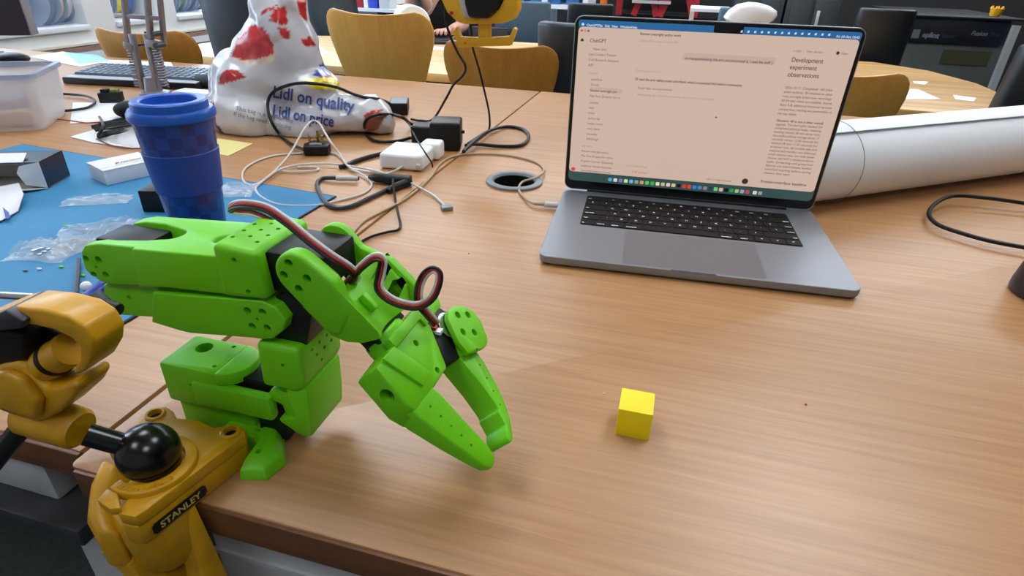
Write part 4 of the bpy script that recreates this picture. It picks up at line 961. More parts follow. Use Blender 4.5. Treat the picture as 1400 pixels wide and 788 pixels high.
# UK plug lying on its back
up = thing('mains_plug', 'black three pin mains plug with its brass pins upward', 'plug', Z(432, 212).to_tuple())
q0 = Z(414, 214); e1 = (Z(451, 214)-q0).normalized(); e2 = V(-e1.y, e1.x, 0)
def pg(u_, v_, z_): return q0+e1*u_+e2*v_+V(0, 0, z_)
MB().prism([pg(.002, 0, .0005), pg(.044, 0, .0005), pg(.047, .022, .0005), pg(.038, .042, .0005), pg(.010, .042, .0005), pg(-.001, .022, .0005)], (0, 0, .018)).build('body', BLACKP, up, bevel=.004, bseg=3)
MB().prism([pg(.012, .004, .018), pg(.034, .004, .018), pg(.034, .014, .018), pg(.012, .014, .018)], (0, 0, .003)).build('fuse_cover', GREYP, up, bevel=.0008)
for u_, v_, h_ in ((.012, .014, .016), (.034, .014, .016), (.023, .034, .020)):
    MB().box(pg(u_, v_, .018+h_/2), (.004, .006, h_), Matrix.Rotation(math.atan2(e1.y, e1.x), 3, 'Z')).build('pin', mat('brass', (190, 160, 90), rough=.3, metal=1), up, bevel=.0008)
W = [(705, 295, .008), (640, 325), (560, 320), (480, 300, .006), (440, 245, .020), (405, 200, .036), (380, 160, .046), (355, 118, .052), (325, 108, .054), (290, 145, .044), (235, 240, .016), (170, 315, .005), (120, 358), (70, 375), (36, 350), (52, 300), (150, 256), (300, 241), (405, 241), (455, 268, .004), (482, 303, .005), (540, 335, .004), (572, 372), (540, 408), (440, 438), (330, 460), (190, 456), (115, 425), (90, 392, .004), (110, 366, .006), (180, 315, .007), (265, 291, .005), (400, 286, .005), (540, 305, .006), (640, 330, .006), (705, 352, .007), (770, 384, .005), (830, 418, .003), (878, 462, .003)]
wt = thing('charging_cable', 'thin white charging cable tangled in loops with a metal plug', 'cable', Z(450, 240).to_tuple())
MB().tube(crv([Z(*zz_(q[0], q[1]), (q[2] if len(q) > 2 else .0022)) for q in W], 8), .0017, 8).build('cord', WHITEC, wt)
q0 = Z(610, 283, .0005); q1 = Z(615, 295, .0005); dm = (Z(614, 292)-Z(605, 281)).normalized(); dn = V(-dm.y, dm.x, 0)
mg = Z(611, 287)
MB().prism([mg-dm*.006-dn*.008+V(0, 0, .0005), mg+dm*.006-dn*.008+V(0, 0, .0005), mg+dm*.006+dn*.008+V(0, 0, .0005), mg-dm*.006+dn*.008+V(0, 0, .0005)], (0, 0, .0055)).build('magnetic_plug', ALU, wt, bevel=.001)
MB().tube(crv([Z(*zz_(x, y), .003) for x, y in ((180, 316), (250, 320), (330, 316), (352, 308), (335, 300), (262, 300))], 6), .0017, 8).build('spare_loop', WHITEC, wt)
bk = lambda nm, P_, r, lab, m=BLACKC: cab(nm, [zz_(q[0], q[1])+tuple(q[2:]) for q in P_], r, m, lab)
bk('power_cable', [(955, 235, .012), (985, 205, .012), (1050, 155, .008), (1130, 132), (1200, 142), (1226, 172), (1195, 208), (1110, 213), (1010, 205, .006), (965, 210, .012)], .0034, 'black cable loop right of the adapter block')
bk('power_cable', [(620, 243, .004), (560, 258), (500, 277), (470, 292), (440, 300)], .0040, 'short thick black cable behind the white charging lead')
bk('power_cable', [(520, 347, .006), (470, 347, .006), (405, 345, .006), (362, 350), (345, 372), (358, 410), (385, 452), (430, 470), (490, 462), (560, 430), (620, 402), (665, 378, .006)], .0034, 'dark grey cable with a white tag forming an open loop', GREYC)
a_, b_ = Z(*zz_(425, 347), .0064), Z(*zz_(516, 348), .0064)
MB().cyl(a_, b_, .0040, 12).build('cable_tag', mat('tag_white', (190, 188, 184), rough=.6), label='white printed tag wrapped round the dark grey cable', cat='tag')
cn = thing('cable_connector', 'black inline connector in the middle of the tangle', 'connector', Z(*zz_(695, 365)).to_tuple())
a_, b_ = Z(*zz_(575, 345), .008), Z(*zz_(735, 358), .008)
MB().tube([Z(*zz_(565, 342), .006), Z(*zz_(590, 345), .008), Z(*zz_(650, 350), .009), Z(*zz_(735, 356), .009)], [.004, .007, .0085, .0085], 12).build('sleeve', BLACKP, cn)
MB().tube([Z(*zz_(640, 400), .005), Z(*zz_(665, 385), .0065), Z(*zz_(730, 360), .007)], [.004, .006, .0065], 12).build('sleeve', BLACKP, cn)
bk('thin_cable', [(660, 352, .014), (664, 385, .010), (672, 440), (684, 500), (692, 540), (680, 562), (640, 570), (575, 588), (528, 612), (500, 640)], .0018, 'thin black lead running down to the robot arm')
bk('thin_cable', [(690, 85, .020), (725, 118, .028), (757, 180, .034), (790, 232, .036), (822, 282, .014), (826, 300, .004)], .0013, 'very thin black wire crossing over the white charger')
bk('usb_cable', [(1250, 452, .0052), (1224, 440, .004), (1198, 416), (1184, 390), (1200, 362), (1250, 345, .006), (1287, 322, .007), (1282, 298), (1235, 272), (1130, 250), (1010, 244), (910, 256), (855, 288), (815, 345), (760, 396), (690, 446), (600, 492), (540, 525), (505, 560), (485, 585)], .0019, 'beige braided cable curving past the cable port to the laptop', BEIGEC)
a_ = lp(-.0008, .185, .0062); dirc = (lp(-1, .185, 0)-lp(0, .185, 0))
up_ = thing('usb_plug', 'white cable plug pushed into the laptop side', 'plug', a_.to_tuple())
MB().cyl(a_+dirc*.0002, a_+dirc*.020, .0042, 14).build('plug_body', WHITEC, up_, bevel=.0006)
MB().cyl(a_+dirc*.020, a_+dirc*.036-V(0, 0, .001), .0032, 12, .0024).build('strain_relief', BEIGEC, up_)
cab('thick_cable', [(1460, 288, .010), (1400, 278, .014), (1350, 271, .016), (1305, 268, .016), (1281, 277, .015), (1270, 292, .012), (1282, 307, .009), (1318, 320, .008), (1360, 331, .008), (1420, 342, .008), (1470, 352, .006)], .0030, BLACKC, 'black cable loop on the desk at the right edge')
# dark flared foot of a stand at the right edge
rc = Z(1384, 402)+V(.040, .006, 0)
MB().lathe([(.0001, .0005), (.0390, .0005), (.0400, .003), (.0395, .012), (.0330, .055), (.0310, .060), (.0001, .062)], (rc.x, rc.y, 0), seg=44).build('dark_stand_foot', mat('plum_black', (34, 28, 38), rough=.4), label='dark flared stand foot cut off by the right edge', cat='stand')
MB().sphere(Z(1102, 553, .0008), .0011, 8, 6, (1, 1, .6)).build('red_crumb', REDM, label='tiny red speck on the desk right of the cube', cat='crumb')
MB().sphere(Z(641, 347, .0006), .0009, 8, 6, (1, 1, .6)).build('dark_crumb', BLACKM, label='tiny dark speck on the desk below the laptop corner', cat='crumb')
MB().sphere(Z(826, 538, .0006), .0010, 8, 6, (1, 1, .6)).build('pale_crumb', CARDW, label='tiny pale speck on the desk left of the cube', cat='crumb')

# ================================================================== CARRIER BAG
mb = MB()
def blob(px, py, y, sx_, sy_, sz_): 
    c = Y(px, py, y); mb.sphere(c, 1, 28, 18, (sx_, sy_, sz_))
blob(352, 150, .440, .090, .085, .058); blob(345, 112, .445, .072, .075, .075); blob(372, 100, .455, .072, .070, .070)
blob(362, 70, .460, .064, .060, .066); blob(402, 88, .465, .056, .055, .062); blob(330, 105, .450, .062, .065, .060); blob(410, 50, .472, .034, .040, .050); blob(385, 45, .470, .052, .050, .060); blob(375, 22, .475, .040, .040, .050)
blob(402, 5, .480, .030, .034, .050); blob(396, -28, .485, .024, .026, .050); blob(410, -60, .49, .026, .024, .04)
blob(425, 120, .460, .060, .065, .045); blob(435, 155, .450, .075, .060, .040); blob(472, 155, .465, .060, .052, .038); blob(498, 155, .480, .048, .046, .032); blob(512, 158, .490, .036, .040, .028); blob(410, 165, .440, .080, .065, .040)
me = mb.mesh('bag', smooth=False)
ob = bpy.data.objects.new('tmp', me); COL.objects.link(ob)
rm = ob.modifiers.new('r', 'REMESH'); rm.mode = 'VOXEL'; rm.voxel_size = .0046
sm = ob.modifiers.new('s', 'SMOOTH'); sm.iterations = 8; sm.factor = .6
bme = bpy.data.meshes.new_from_object(ob.evaluated_get(bpy.context.evaluated_depsgraph_get())); bpy.data.objects.remove(ob)
bme.materials.clear()
def normals(me):
    import array
    a_ = array.array('f', [0.0])*(len(me.vertices)*3); me.vertex_normals.foreach_get('vector', a_)
    return [V(*a_[i*3:i*3+3]) for i in range(len(me.vertices))]
NR = normals(bme)
for i_, v in enumerate(bme.vertices):
    n_ = NR[i_]; p = v.co.copy()
    q_ = V(p.x*1.0+p.z*.6, p.y, p.z*.8-p.x*.4)
    v.co = p+n_*(.020*noise.noise(q_*9+V(1, 5, 2)) + .010*noise.noise(q_*22+V(4, 4, 8)))
bme.update()
# crumpled film: pull the smooth skin onto a coarse faceted copy so that creases and flat panels form
ob = bpy.data.objects.new('tmp', bme.copy()); COL.objects.link(ob)
dm_ = ob.modifiers.new('d', 'DECIMATE'); dm_.ratio = 700/max(1, len(bme.polygons)*2)
fm_ = bpy.data.meshes.new_from_object(ob.evaluated_get(bpy.context.evaluated_depsgraph_get())); bpy.data.objects.remove(ob)
fb = BVHTree.FromPolygons([v.co.copy() for v in fm_.vertices], [list(p.vertices) for p in fm_.polygons])
NR = normals(bme)
for i_, v in enumerate(bme.vertices):
    p = v.co.copy(); h_ = fb.find_nearest(p)
    if h_[0] is not None: p = p*.2+h_[0]*.8
    p += NR[i_]*.0010*noise.noise(p*70)
    v.co = p
bm_ = bmesh.new(); bm_.from_mesh(bme)
for k in range(1): bmesh.ops.smooth_vert(bm_, verts=bm_.verts, factor=.5, use_axis_x=True, use_axis_y=True, use_axis_z=True)
for v in bm_.verts:
    if v.co.z < .002: v.co.z = .0012
bmesh.ops.recalc_face_normals(bm_, faces=bm_.faces)
bm_.to_mesh(bme); bm_.free()
bme.update()
def project(p):
    d = p-CAMX; zc = d.dot(FW); return 700+FPX*d.dot(RT)/zc, 394-FPX*d.dot(UP)/zc
def inpoly(x, y, P_):
    c = False; j = len(P_)-1
    for i in range(len(P_)):
        (xi, yi), (xj, yj) = P_[i], P_[j]
        if (yi > y) != (yj > y) and x < (xj-xi)*(y-yi)/(yj-yi)+xi: c = not c
        j = i
    return c
prints = [((200, 62, 66), [(317, 78), (322, 56), (335, 38), (350, 34), (364, 42), (374, 60), (374, 74), (352, 82), (325, 82)]),
          ((226, 206, 180), [(320, 80), (350, 84), (376, 72), (373, 84), (352, 90), (328, 86)]),
          ((196, 44, 40), [(368, 20), (380, 10), (392, 6), (392, 36), (380, 34), (370, 28)]), ((198, 56, 52), [(356, 16), (382, 4), (368, 16), (358, 20)]),
          ((196, 60, 56), [(380, 36), (398, 42), (393, 56), (384, 50)]), ((190, 44, 38), [(404, -10), (418, -10), (420, 30), (408, 20)]),
          ((186, 54, 56), [(298, 116), (304, 98), (322, 94), (338, 106), (318, 112)]), ((170, 40, 44), [(282, 140), (292, 140), (296, 172), (288, 172)]), ((40, 52, 96), [(286, 170), (300, 172), (312, 192), (288, 192)]),
          ((176, 46, 40), [(412, 54), (424, 50), (432, 62), (416, 64)]), ((52, 74, 150), [(428, 104), (438, 88), (446, 86), (454, 106)]), ((190, 60, 40), [(428, 107), (454, 104), (455, 107), (428, 110)]), ((236, 214, 30), [(412, 112), (430, 106), (456, 106), (476, 124), (462, 124), (430, 122)]),
          ((196, 56, 44), [(496, 158), (510, 150), (526, 150), (504, 164), (500, 180)]), ((150, 84, 70), [(504, 160), (530, 156), (516, 178), (502, 180)])]
ca = bme.color_attributes.new('print', 'FLOAT_COLOR', 'POINT')
NR = normals(bme)
for i, v in enumerate(bme.vertices):
    col_ = (206, 206, 212)
    if NR[i].dot(v.co-CAMX) < .02:
        x_, y_ = project(v.co); x_ += 1.2*noise.noise(v.co*60); y_ += 1.2*noise.noise(v.co*60+V(9, 9, 9))
        for c_, P_ in prints:
            if inpoly(x_, y_, P_):
                f = 1+.22*noise.noise(v.co*90); col_ = tuple(min(255, k*f) for k in c_)
    ca.data[i].color = lin(col_)
BAGM = bpy.data.materials.new('carrier_bag_film'); BAGM.use_nodes = True
nb = BAGM.node_tree.nodes; at_ = nb.new('ShaderNodeVertexColor'); at_.layer_name = 'print'
pb_ = nb['Principled BSDF']; BAGM.node_tree.links.new(at_.outputs[0], pb_.inputs['Base Color']); pb_.inputs['Roughness'].default_value = .22; pb_.inputs['Coat Weight'].default_value = .3
BAG = link('carrier_bag', smoothed(bme, 70), BAGM, label='crumpled white carrier bag with red food print and blue lettering', cat='bag')
bvh = BVHTree.FromPolygons([v.co.copy() for v in bme.vertices], [list(p.vertices) for p in bme.polygons])
def bagtext(name, s, x0, y0, x1, y1, h_, m, bold=.02, sh=0):
    me = text_mesh(s, 1.0, bold=bold, shear=sh); w = max(v.co.x for v in me.vertices)
    mb = MB(); dx, dy = (x1-x0)/w, (y1-y0)/w; pts = []
    bm = bmesh.new(); bm.from_mesh(me); bmesh.ops.triangulate(bm, faces=bm.faces); bmesh.ops.subdivide_edges(bm, edges=bm.edges, cuts=1, use_grid_fill=False)
    bm.verts.ensure_lookup_table()
    for v in bm.verts:
        px = x0+dx*v.co.x + v.co.y*h_*.10; py = y0+dy*v.co.x - v.co.y*h_
        d = ray(px, py).normalized(); hit = bvh.ray_cast(CAMX, d)
        pts.append(hit[0]-d*.0035 if hit[0] else CAMX+d*1.1)
    mb.add(pts, [[v.index for v in f.verts] for f in bm.faces]); bm.free()
    o = mb.build(name, m, BAG, smooth=False); return o
BLUEINK = mat('bag_blue_ink', (44, 72, 150), rough=.4); GREYINK = mat('bag_grey_ink', (120, 112, 110), rough=.5)
bagtext('lettering', 'Lidl on quality', 372, 133, 484, 153, 23, BLUEINK)
bagtext('lettering', 'Lidl on price', 372, 158, 456, 174, 22, BLUEINK)
bagtext('lettering', 'This bag is a bag for life', 322, 150, 400, 168, 8, GREYINK, .005)
bagtext('lettering', 'If the bag needs replacing', 319, 158, 398, 177, 8, GREYINK, .005)

def over_bag(px, py, off, z_min=.004):
    d = ray(px, py).normalized(); hit = bvh.ray_cast(CAMX, d); g = Z(px, py, z_min)
    if hit[0] is None or (g-CAMX).length < (hit[0]-CAMX).length: return g
    p = hit[0]-d*off
    return p if p.z > z_min else g
mc_ = [Z(416, 205, .010), Z(404, 200, .008)] + [over_bag(x, y, .014) for x, y in ((386, 188), (372, 168), (366, 146), (370, 130), (384, 120), (408, 114), (436, 115), (462, 120), (484, 129))] + [Y(503, 134, .47), Y(520, 136, .50), Z(536, 143, .014)]
MB().tube(crv(mc_, 8), .0030, 8).build('mains_cable', BLACKC, label='thick black mains cable arching in front of the carrier bag', cat='cable')
mc_ = [Z(*zz_(735, 178), .006), Z(*zz_(690, 190), .004), Z(*zz_(630, 195), .004)] + [over_bag(*zz_(x, y), .010) for x, y in ((575, 186), (548, 155), (543, 120), (565, 92), (610, 80), (660, 82))] + [Y(*zz_(705, 96), .46), Z(*zz_(735, 120), .010), Z(*zz_(780, 132), .010)]
MB().tube(crv(mc_, 8), .0032, 8).build('power_cable', BLACKC, label='black cable looping in front of the bag opening', cat='cable')

# ================================================================== LEFT DESK CLUTTER
# translucent storage tub
tb = thing('storage_tub', 'frosted plastic storage tub with a blue grey rim', 'tub', Z(40, 180).to_tuple())
f0, f1, f2 = Z(-60, 186), Z(68, 180), Z(96, 163)
tw = (f1-f0).normalized(); td = V(-tw.y, tw.x, 0)
def tp(u_, v_, z_): return f1 - tw*u_ + td*v_ + V(0, 0, z_)
TWd, TDp, THh = .26, .17, .098
def wall(pts_in, pts_out): return None
def ring_(m_, z_): return [tp(m_, m_, z_), tp(TWd-m_, m_, z_), tp(TWd-m_, TDp-m_, z_), tp(m_, TDp-m_, z_)]
def rr_(gx, z_, r=.02):
    return [tp(x, y, z_) for x, y in rrect(gx, TWd-gx, gx, TDp-gx, r, 5)]
MB().loft([rr_(.012, .0008), rr_(.006, .02), rr_(0, THh), rr_(.0016, THh), rr_(.0076, .02), rr_(.0136, .0026)]).build('tub_wall', TUBM, tb, sharp=60)
MB().loft([rr_(-.006, THh), rr_(-.006, THh+.008), rr_(.004, THh+.008), rr_(.004, THh)], closed=True).build('rim', TUBRIM, tb, sharp=40)
MB().prism([tp(.06, .05, .004), tp(.20, .05, .004), tp(.20, .13, .004), tp(.06, .13, .004)], (0, 0, .05)).build('contents', mat('tub_contents', (150, 160, 178), rough=.7), tb, bevel=.01)
MB().prism([tp(.03, .03, .004), tp(.14, .03, .004), tp(.12, .06, .004), tp(.04, .07, .004)], (0, 0, .03)).build('contents', mat('tub_contents_tan', (196, 160, 130), rough=.7), tb, bevel=.008)
# keyboard
kb = thing('keyboard', 'black keyboard lying behind the storage tub', 'keyboard', Z(140, 110).to_tuple())
k0 = Z(87, 115); k1 = Z(185, 120); kd = (k1-k0).normalized(); kn = V(-kd.y, kd.x, 0)
def kp(u_, v_, z_): return k0+kd*u_+kn*v_+V(0, 0, z_)
MB().loft([[kp(0, 0, .001), kp(.37, 0, .001), kp(.37, .15, .001), kp(0, .15, .001)], [kp(0, 0, .017), kp(.37, 0, .017), kp(.37, .15, .028), kp(0, .15, .028)]]).build('case', BLACKP, kb, bevel=.002)
MB().loft([[kp(.004, .004, .0172), kp(.366, .004, .0172), kp(.366, .030, .0192), kp(.004, .030, .0192)], [kp(.004, .004, .0178), kp(.366, .004, .0178), kp(.366, .030, .0198), kp(.004, .030, .0198)]]).build('palm_strip', mat('keyboard_grey', (170, 176, 184), rough=.4), kb)
kk = MB()
for r_ in range(6):
    for c_ in range(18):
        u0, v0 = .010+c_*.0192, .034+r_*.0188; z0 = .017+.011*v0/.15
        kk.loft([[kp(u0, v0, z0), kp(u0+.0175, v0, z0), kp(u0+.0175, v0+.017, z0+.001), kp(u0, v0+.017, z0+.001)], [kp(u0+.002, v0+.002, z0+.006), kp(u0+.0155, v0+.002, z0+.006), kp(u0+.0155, v0+.015, z0+.007), kp(u0+.002, v0+.015, z0+.007)]])
kk.build('keys', mat('keycap_slate', (88, 100, 116), rough=.35), kb, kind='stuff')
# loose papers
def sheet(pts, label, z=.0006, m=PAPER, name='paper_sheet'):
    return MB().prism([V(p.x, p.y, z) for p in (Z(*q) for q in pts)], (0, 0, .0006)).build(name, m, label=label, cat='paper')
sheet([(96, 170), (186, 163), (196, 140), (100, 141)], 'white paper sheet under the black module beside the tub')
sheet([(40, 78), (110, 92), (150, 84), (86, 71)], 'white printed paper at the back of the left desk', .0008)
sheet([(88, 72), (134, 76), (150, 84), (108, 88)], 'pale cyan glossy paper at the back of the left desk', .0016, mat('cyan_paper', (150, 214, 232), rough=.3))
sheet([(140, 82), (234, 86), (240, 98), (140, 96)], 'large white paper behind the keyboard and lamp arm', .0009)
sheet([(236, 98), (262, 92), (318, 96), (300, 106), (246, 104)], 'white paper under the black glove')
sheet([(96, 188), (150, 172), (200, 176), (190, 204), (128, 196)], 'pale translucent sheet under the cable bundle', .0008, PAPER)
wbx = thing('white_case', 'white flat case lying behind the mug', 'case', Z(270, 132).to_tuple())
q0, q1 = Z(236, 133), Z(286, 137); e1 = (q1-q0).normalized(); e2 = V(-e1.y, e1.x, 0)
MB().prism([q0+V(0, 0, .0005), q1+V(0, 0, .0005), q1+e2*.05+V(0, 0, .0005), q0+e2*.05+V(0, 0, .0005)], (0, 0, .012)).build('case_body', WHITEP, wbx, bevel=.002)
MB().prism([q0+e2*.003+V(0, 0, .012), q1+e2*.003+V(0, 0, .012), q1+e2*.047+V(0, 0, .012), q0+e2*.047+V(0, 0, .012)], (0, 0, .002)).build('case_lid', CARDW, wbx, bevel=.001)
# little black electronics module
em = thing('electronics_module', 'small black electronics module with connectors on white paper', 'module', Z(150, 136).to_tuple())
q0 = Z(136, 141, .0016); e1 = V(.88, .47, 0).normalized(); e2 = V(-.47, .88, 0).normalized()
def mp_(u_, v_, z_): return q0+e1*u_+e2*v_+V(0, 0, z_)
MB().prism([mp_(0, 0, 0), mp_(.045, 0, 0), mp_(.045, .030, 0), mp_(0, .030, 0)], (0, 0, .022)).build('case', BLACKP, em, bevel=.002)
MB().prism([mp_(.006, .004, .022), mp_(.022, .004, .022), mp_(.022, .024, .022), mp_(.006, .024, .022)], (0, 0, .007)).build('header', BLACKM, em, bevel=.001)
for k in range(3): MB().prism([mp_(.026+.006*k, .006, .022), mp_(.030+.006*k, .006, .022), mp_(.030+.006*k, .022, .022), mp_(.026+.006*k, .022, .022)], (0, 0, .006)).build('terminal', mat('connector_green', (120, 134, 60), rough=.5), em)
# black pouch between module and mug
MB().sphere(Z(178, 150, .018), 1, 20, 14, (.035, .028, .0175)).build('black_pouch', BLACKM, label='rounded black pouch just behind the mug lid', cat='pouch')
cab('module_cable', [(60, 128, .006), (95, 129, .005), (120, 132, .006), (130, 139, .006), (120, 147, .005), (96, 151, .005), (70, 152, .005)], .0028, BLACKC, 'dark bent cable coming out from the storage tub')
# hank of black cable
hk = thing('cable_bundle', 'folded hank of thin black cable left of the mug', 'cable', Z(160, 178).to_tuple())
for k in range(7):
    o1 = random.uniform(-3, 3); o2 = random.uniform(-3, 3)
    P_ = [(128+o1, 176+k-3, .004+.002*k), (150, 166+k*1.6, .006+.002*k), (180, 160+k*1.8, .005+.002*k), (200, 160+k*1.5+o2, .004), (196, 168+k, .004), (160, 176+k, .005+.0015*k), (136+o2, 184+k*.8, .004)]
    MB().tube(crv([Z(*q) for q in P_], 6), .0021, 6).build('strand', BLACKC, hk)
MB().tube(crv([Z(136, 160, .008), Z(141, 172, .026), Z(134, 186, .010)], 6), .0028, 6).build('tie', BLACKC, hk)
cab('red_wire', [(70, 162, .003), (96, 165, .002), (118, 168, .002), (140, 167, .005)], .0012, REDW, 'thin dark red wire leading to the cable bundle')
cab('brown_wire', [(132, 190, .002), (150, 198, .002), (172, 203, .002), (196, 203, .002)], .0013, mat('brown_wire', (116, 70, 60), rough=.5), 'thin brown wire below the cable bundle')
def pouch(pts, h, label):
    P_ = [Z(*q) for q in pts]; c = sum(P_, V(0, 0, 0))/len(P_)
    MB().loft([[V(p.x, p.y, .0012) for p in P_], [c+(V(p.x, p.y, 0)-c)*.92+V(0, 0, h*.6) for p in P_], [c+(V(p.x, p.y, 0)-c)*.5+V(0, 0, h) for p in P_]]).build('clear_pouch', TUBM, label=label, cat='plastic bag', sharp=80)
pouch([(150, 196), (168, 180), (196, 174), (204, 196), (188, 204)], .012, 'frosted plastic pouch under the black cable bundle')
# mouse
ms = thing('mouse', 'black computer mouse behind the storage tub', 'mouse', Z(15, 88).to_tuple())
c = Z(16, 88); MB().sphere(c+V(0, 0, .017), 1, 24, 14, (.055, .034, .017), Matrix.Rotation(R(25), 3, 'Z')).build('shell', BLACKP, ms)
MB().cyl(c+V(-.02, -.012, .031), c+V(-.02, .002, .031), .006, 14).build('wheel', GREYP, ms)
MB().sphere(c+V(-.036, -.018, .020), 1, 12, 8, (.006, .005, .005)).build('logo_light', mat('teal_dot', (80, 190, 190), rough=.4), ms)
# black glove
gl = MB()
g0 = Z(282, 112)
gl.sphere(Z(284, 110, .016), 1, 18, 12, (.050, .036, .0155)); gl.sphere(Z(268, 106, .012), 1, 14, 10, (.040, .014, .0115)); gl.sphere(Z(262, 110, .012), 1, 14, 10, (.036, .013, .0115)); gl.sphere(Z(300, 104, .013), 1, 14, 10, (.036, .020, .0125)); gl.sphere(Z(276, 102, .011), 1, 14, 10, (.044, .012, .0105))
gm = gl.mesh('glove', smooth=False); ob = bpy.data.objects.new('t', gm); COL.objects.link(ob)
rm = ob.modifiers.new('r', 'REMESH'); rm.mode = 'VOXEL'; rm.voxel_size = .005
gm2 = bpy.data.meshes.new_from_object(ob.evaluated_get(bpy.context.evaluated_depsgraph_get())); bpy.data.objects.remove(ob); gm2.materials.clear()
link('work_glove', smoothed(gm2, 80), mat('glove_black', (26, 34, 40), rough=.7), label='crumpled black work glove beside the carrier bag', cat='glove')
# monitor at the far left
mo = thing('monitor', 'dark computer monitor cut off by the top left corner', 'monitor', (-1.93, .90, 0))
c0 = X(52, 46, -1.66)
mx, my, mz = c0.x, c0.y, c0.z
ms1 = V(-.86, -.50, 0).normalized(); ms2 = V(.50, -.86, 0).normalized()
def mpt(u_, d_, z_): return V(mx, my, mz)+ms1*u_+ms2*d_+V(0, 0, z_)
MB().add([mpt(a, b_, c_) for a in (0, .55) for b_ in (0, .05) for c_ in (0, .34)], [(0, 1, 3, 2), (4, 6, 7, 5), (0, 4, 5, 1), (2, 3, 7, 6), (0, 2, 6, 4), (1, 5, 7, 3)]).build('panel_case', mat('monitor_navy', (34, 38, 58), rough=.5), mo, bevel=.003)
MB().add([mpt(a, b_, c_) for a in (-.003, .0) for b_ in (.002, .048) for c_ in (0, .34)], [(0, 1, 3, 2), (4, 6, 7, 5), (0, 4, 5, 1), (2, 3, 7, 6), (0, 2, 6, 4), (1, 5, 7, 3)]).build('side_trim', mat('monitor_trim', (120, 112, 122), rough=.4), mo)
b0 = mpt(.275, .02, -mz)
MB().b2((b0.x-.02, b0.y-.02, .010), (b0.x+.02, b0.y+.02, mz+.10)).build('neck', BLACKP, mo, bevel=.004)
MB().lathe([(.0001, .0005), (.10, .0005), (.10, .006), (.09, .011), (.0001, .012)], (b0.x, b0.y, 0), seg=36).build('foot', BLACKP, mo)

# ================================================================== BALANCED LAMP ARM AND CAMERA MOUNT
la_ = thing('lamp_arm', 'grey sprung balanced arm rising behind the mug', 'lamp arm', (-1.06, .60, 0))
YA = .60
def ya(px, py, dy=0): p = Y(px, py, YA); return V(p.x, p.y+dy, p.z)
ctr = V(Y(210, 122, .60).x, .60, 0); MB().lathe([(.0001, .0005), (.034, .0005), (.034, .010), (.020, .014), (.016, .045), (.0001, .045)], (ctr.x, ctr.y, 0), seg=32).build('base', LAMPG, la_)
bot = V(ctr.x, ctr.y, .03)
def bar(a, b_, w, name, m=LAMPG, par=la_):
    return MB().tube([a, b_], w, 4).build(name, m, par, bevel=.0008)
top_l, top_r = ya(163, -4), ya(200, -4)
for nm, a, b_, w in (('upper_tube', ya(176, 62), ya(160, -90), .0080), ('upper_tube', ya(207, 62), ya(193, -90), .0080), ('upper_tube', ya(216, 62, .02), ya(200, -90, .02), .0070),
                     ('lower_tube', ya(196, 122), ya(180, 46), .0085), ('lower_tube', ya(216, 122), ya(200, 46), .0085)):
    bar(a, b_, w, nm)
for a, b_ in ((ya(190, 119), ya(178, 64)), (ya(226, 119), ya(213, 64)), (ya(205, 119, .02), ya(199, 62, .02))):
    d = (b_-a); n_ = 60; e1 = d.normalized().orthogonal().normalized(); e2 = d.normalized().cross(e1)
    MB().tube([a+d*(i/n_)+(e1*math.cos(i*1.57)+e2*math.sin(i*1.57))*.0075 for i in range(n_+1)], .0026, 5).build('spring', mat('spring_steel', (120, 118, 122), rough=.4, metal=.6), la_)
bar(ya(158, 21), ya(216, 25), .0065, 'cross_bar')
bar(ya(172, 60), ya(184, 66), .012, 'pivot_bracket'); bar(ya(204, 58), ya(220, 62), .012, 'pivot_bracket')
MB().cyl(ya(214, 46, -.012), ya(214, 46, .014), .006, 12).build('pivot_knob', DGREY, la_)
MB().cyl(ya(218, 62, -.014), ya(218, 62, .014), .006, 12).build('pivot_knob', DGREY, la_)
MB().tube([ya(178, 64, .01), ya(196, 60, .01), ya(194, 44, .01)], .003, 6).build('lamp_cord', BLACKC, la_)
tp0 = ya(178, -90); MY = .55
mtop = Y(665, -120, MY)
MB().tube([tp0, V(tp0.x, tp0.y, .62), V(mtop.x, MY, .62), V(mtop.x, MY, .30)], .008, 10).build('overhead_boom', LAMPG, la_)
cm_ = thing('camera_mount', 'yellow printed camera bracket hanging above the wooden chairs', 'bracket', Y(665, 62, MY).to_tuple())
def ym(px, py, dy=0): p = Y(px, py, MY); return V(p.x, p.y+dy, p.z)
def mpz(pts, t0, t1, nm, m=MOUNTY, bev=.001, par=cm_): return MB().prism([ym(*q, t0) for q in pts], (0, t1-t0, 0)).build(nm, m, par, bevel=bev)
mpz([(621, 44), (626, 36), (631, 50), (655, 51), (670, 51), (698, 49), (704, 37), (707, 40), (699, 62), (664, 63), (629, 64)], -.008, .008, 'cable_hook')
mpz([(655, 27), (671, 27), (671, 52), (655, 52)], -.006, .006, 'web')
ring_o = [(608, -20), (608, -2), (616, 16), (630, 29), (640, 32), (690, 31), (704, 25), (710, 12), (711, -20)]
mpz(ring_o + [(697, -20), (694, -4), (686, 12), (674, 22), (660, 24), (640, 22), (634, 10), (632, -20)], -.018, .018, 'cradle')
mpz([(632, -20), (634, 8), (640, 22), (648, 24), (644, 6), (642, -20)], -.022, .022, 'clamp_strip', LGREY)
mpz([(640, -40), (642, 4), (647, 22), (672, 24), (682, 16), (690, 0), (692, -40)], -.030, .020, 'webcam', BLACKP, .004)
MB().cyl(ym(622, 17, -.020), ym(622, 17, .0), .0034, 12).build('screw', REDM, cm_)
MB().cyl(ym(638, 58, -.0095), ym(638, 58, .0), .0026, 12).build('screw', ORANGE, cm_)
MB().tube([ym(664, -20), V(mtop.x, MY, .31)], .008, 10).build('hanger', LAMPG, cm_)
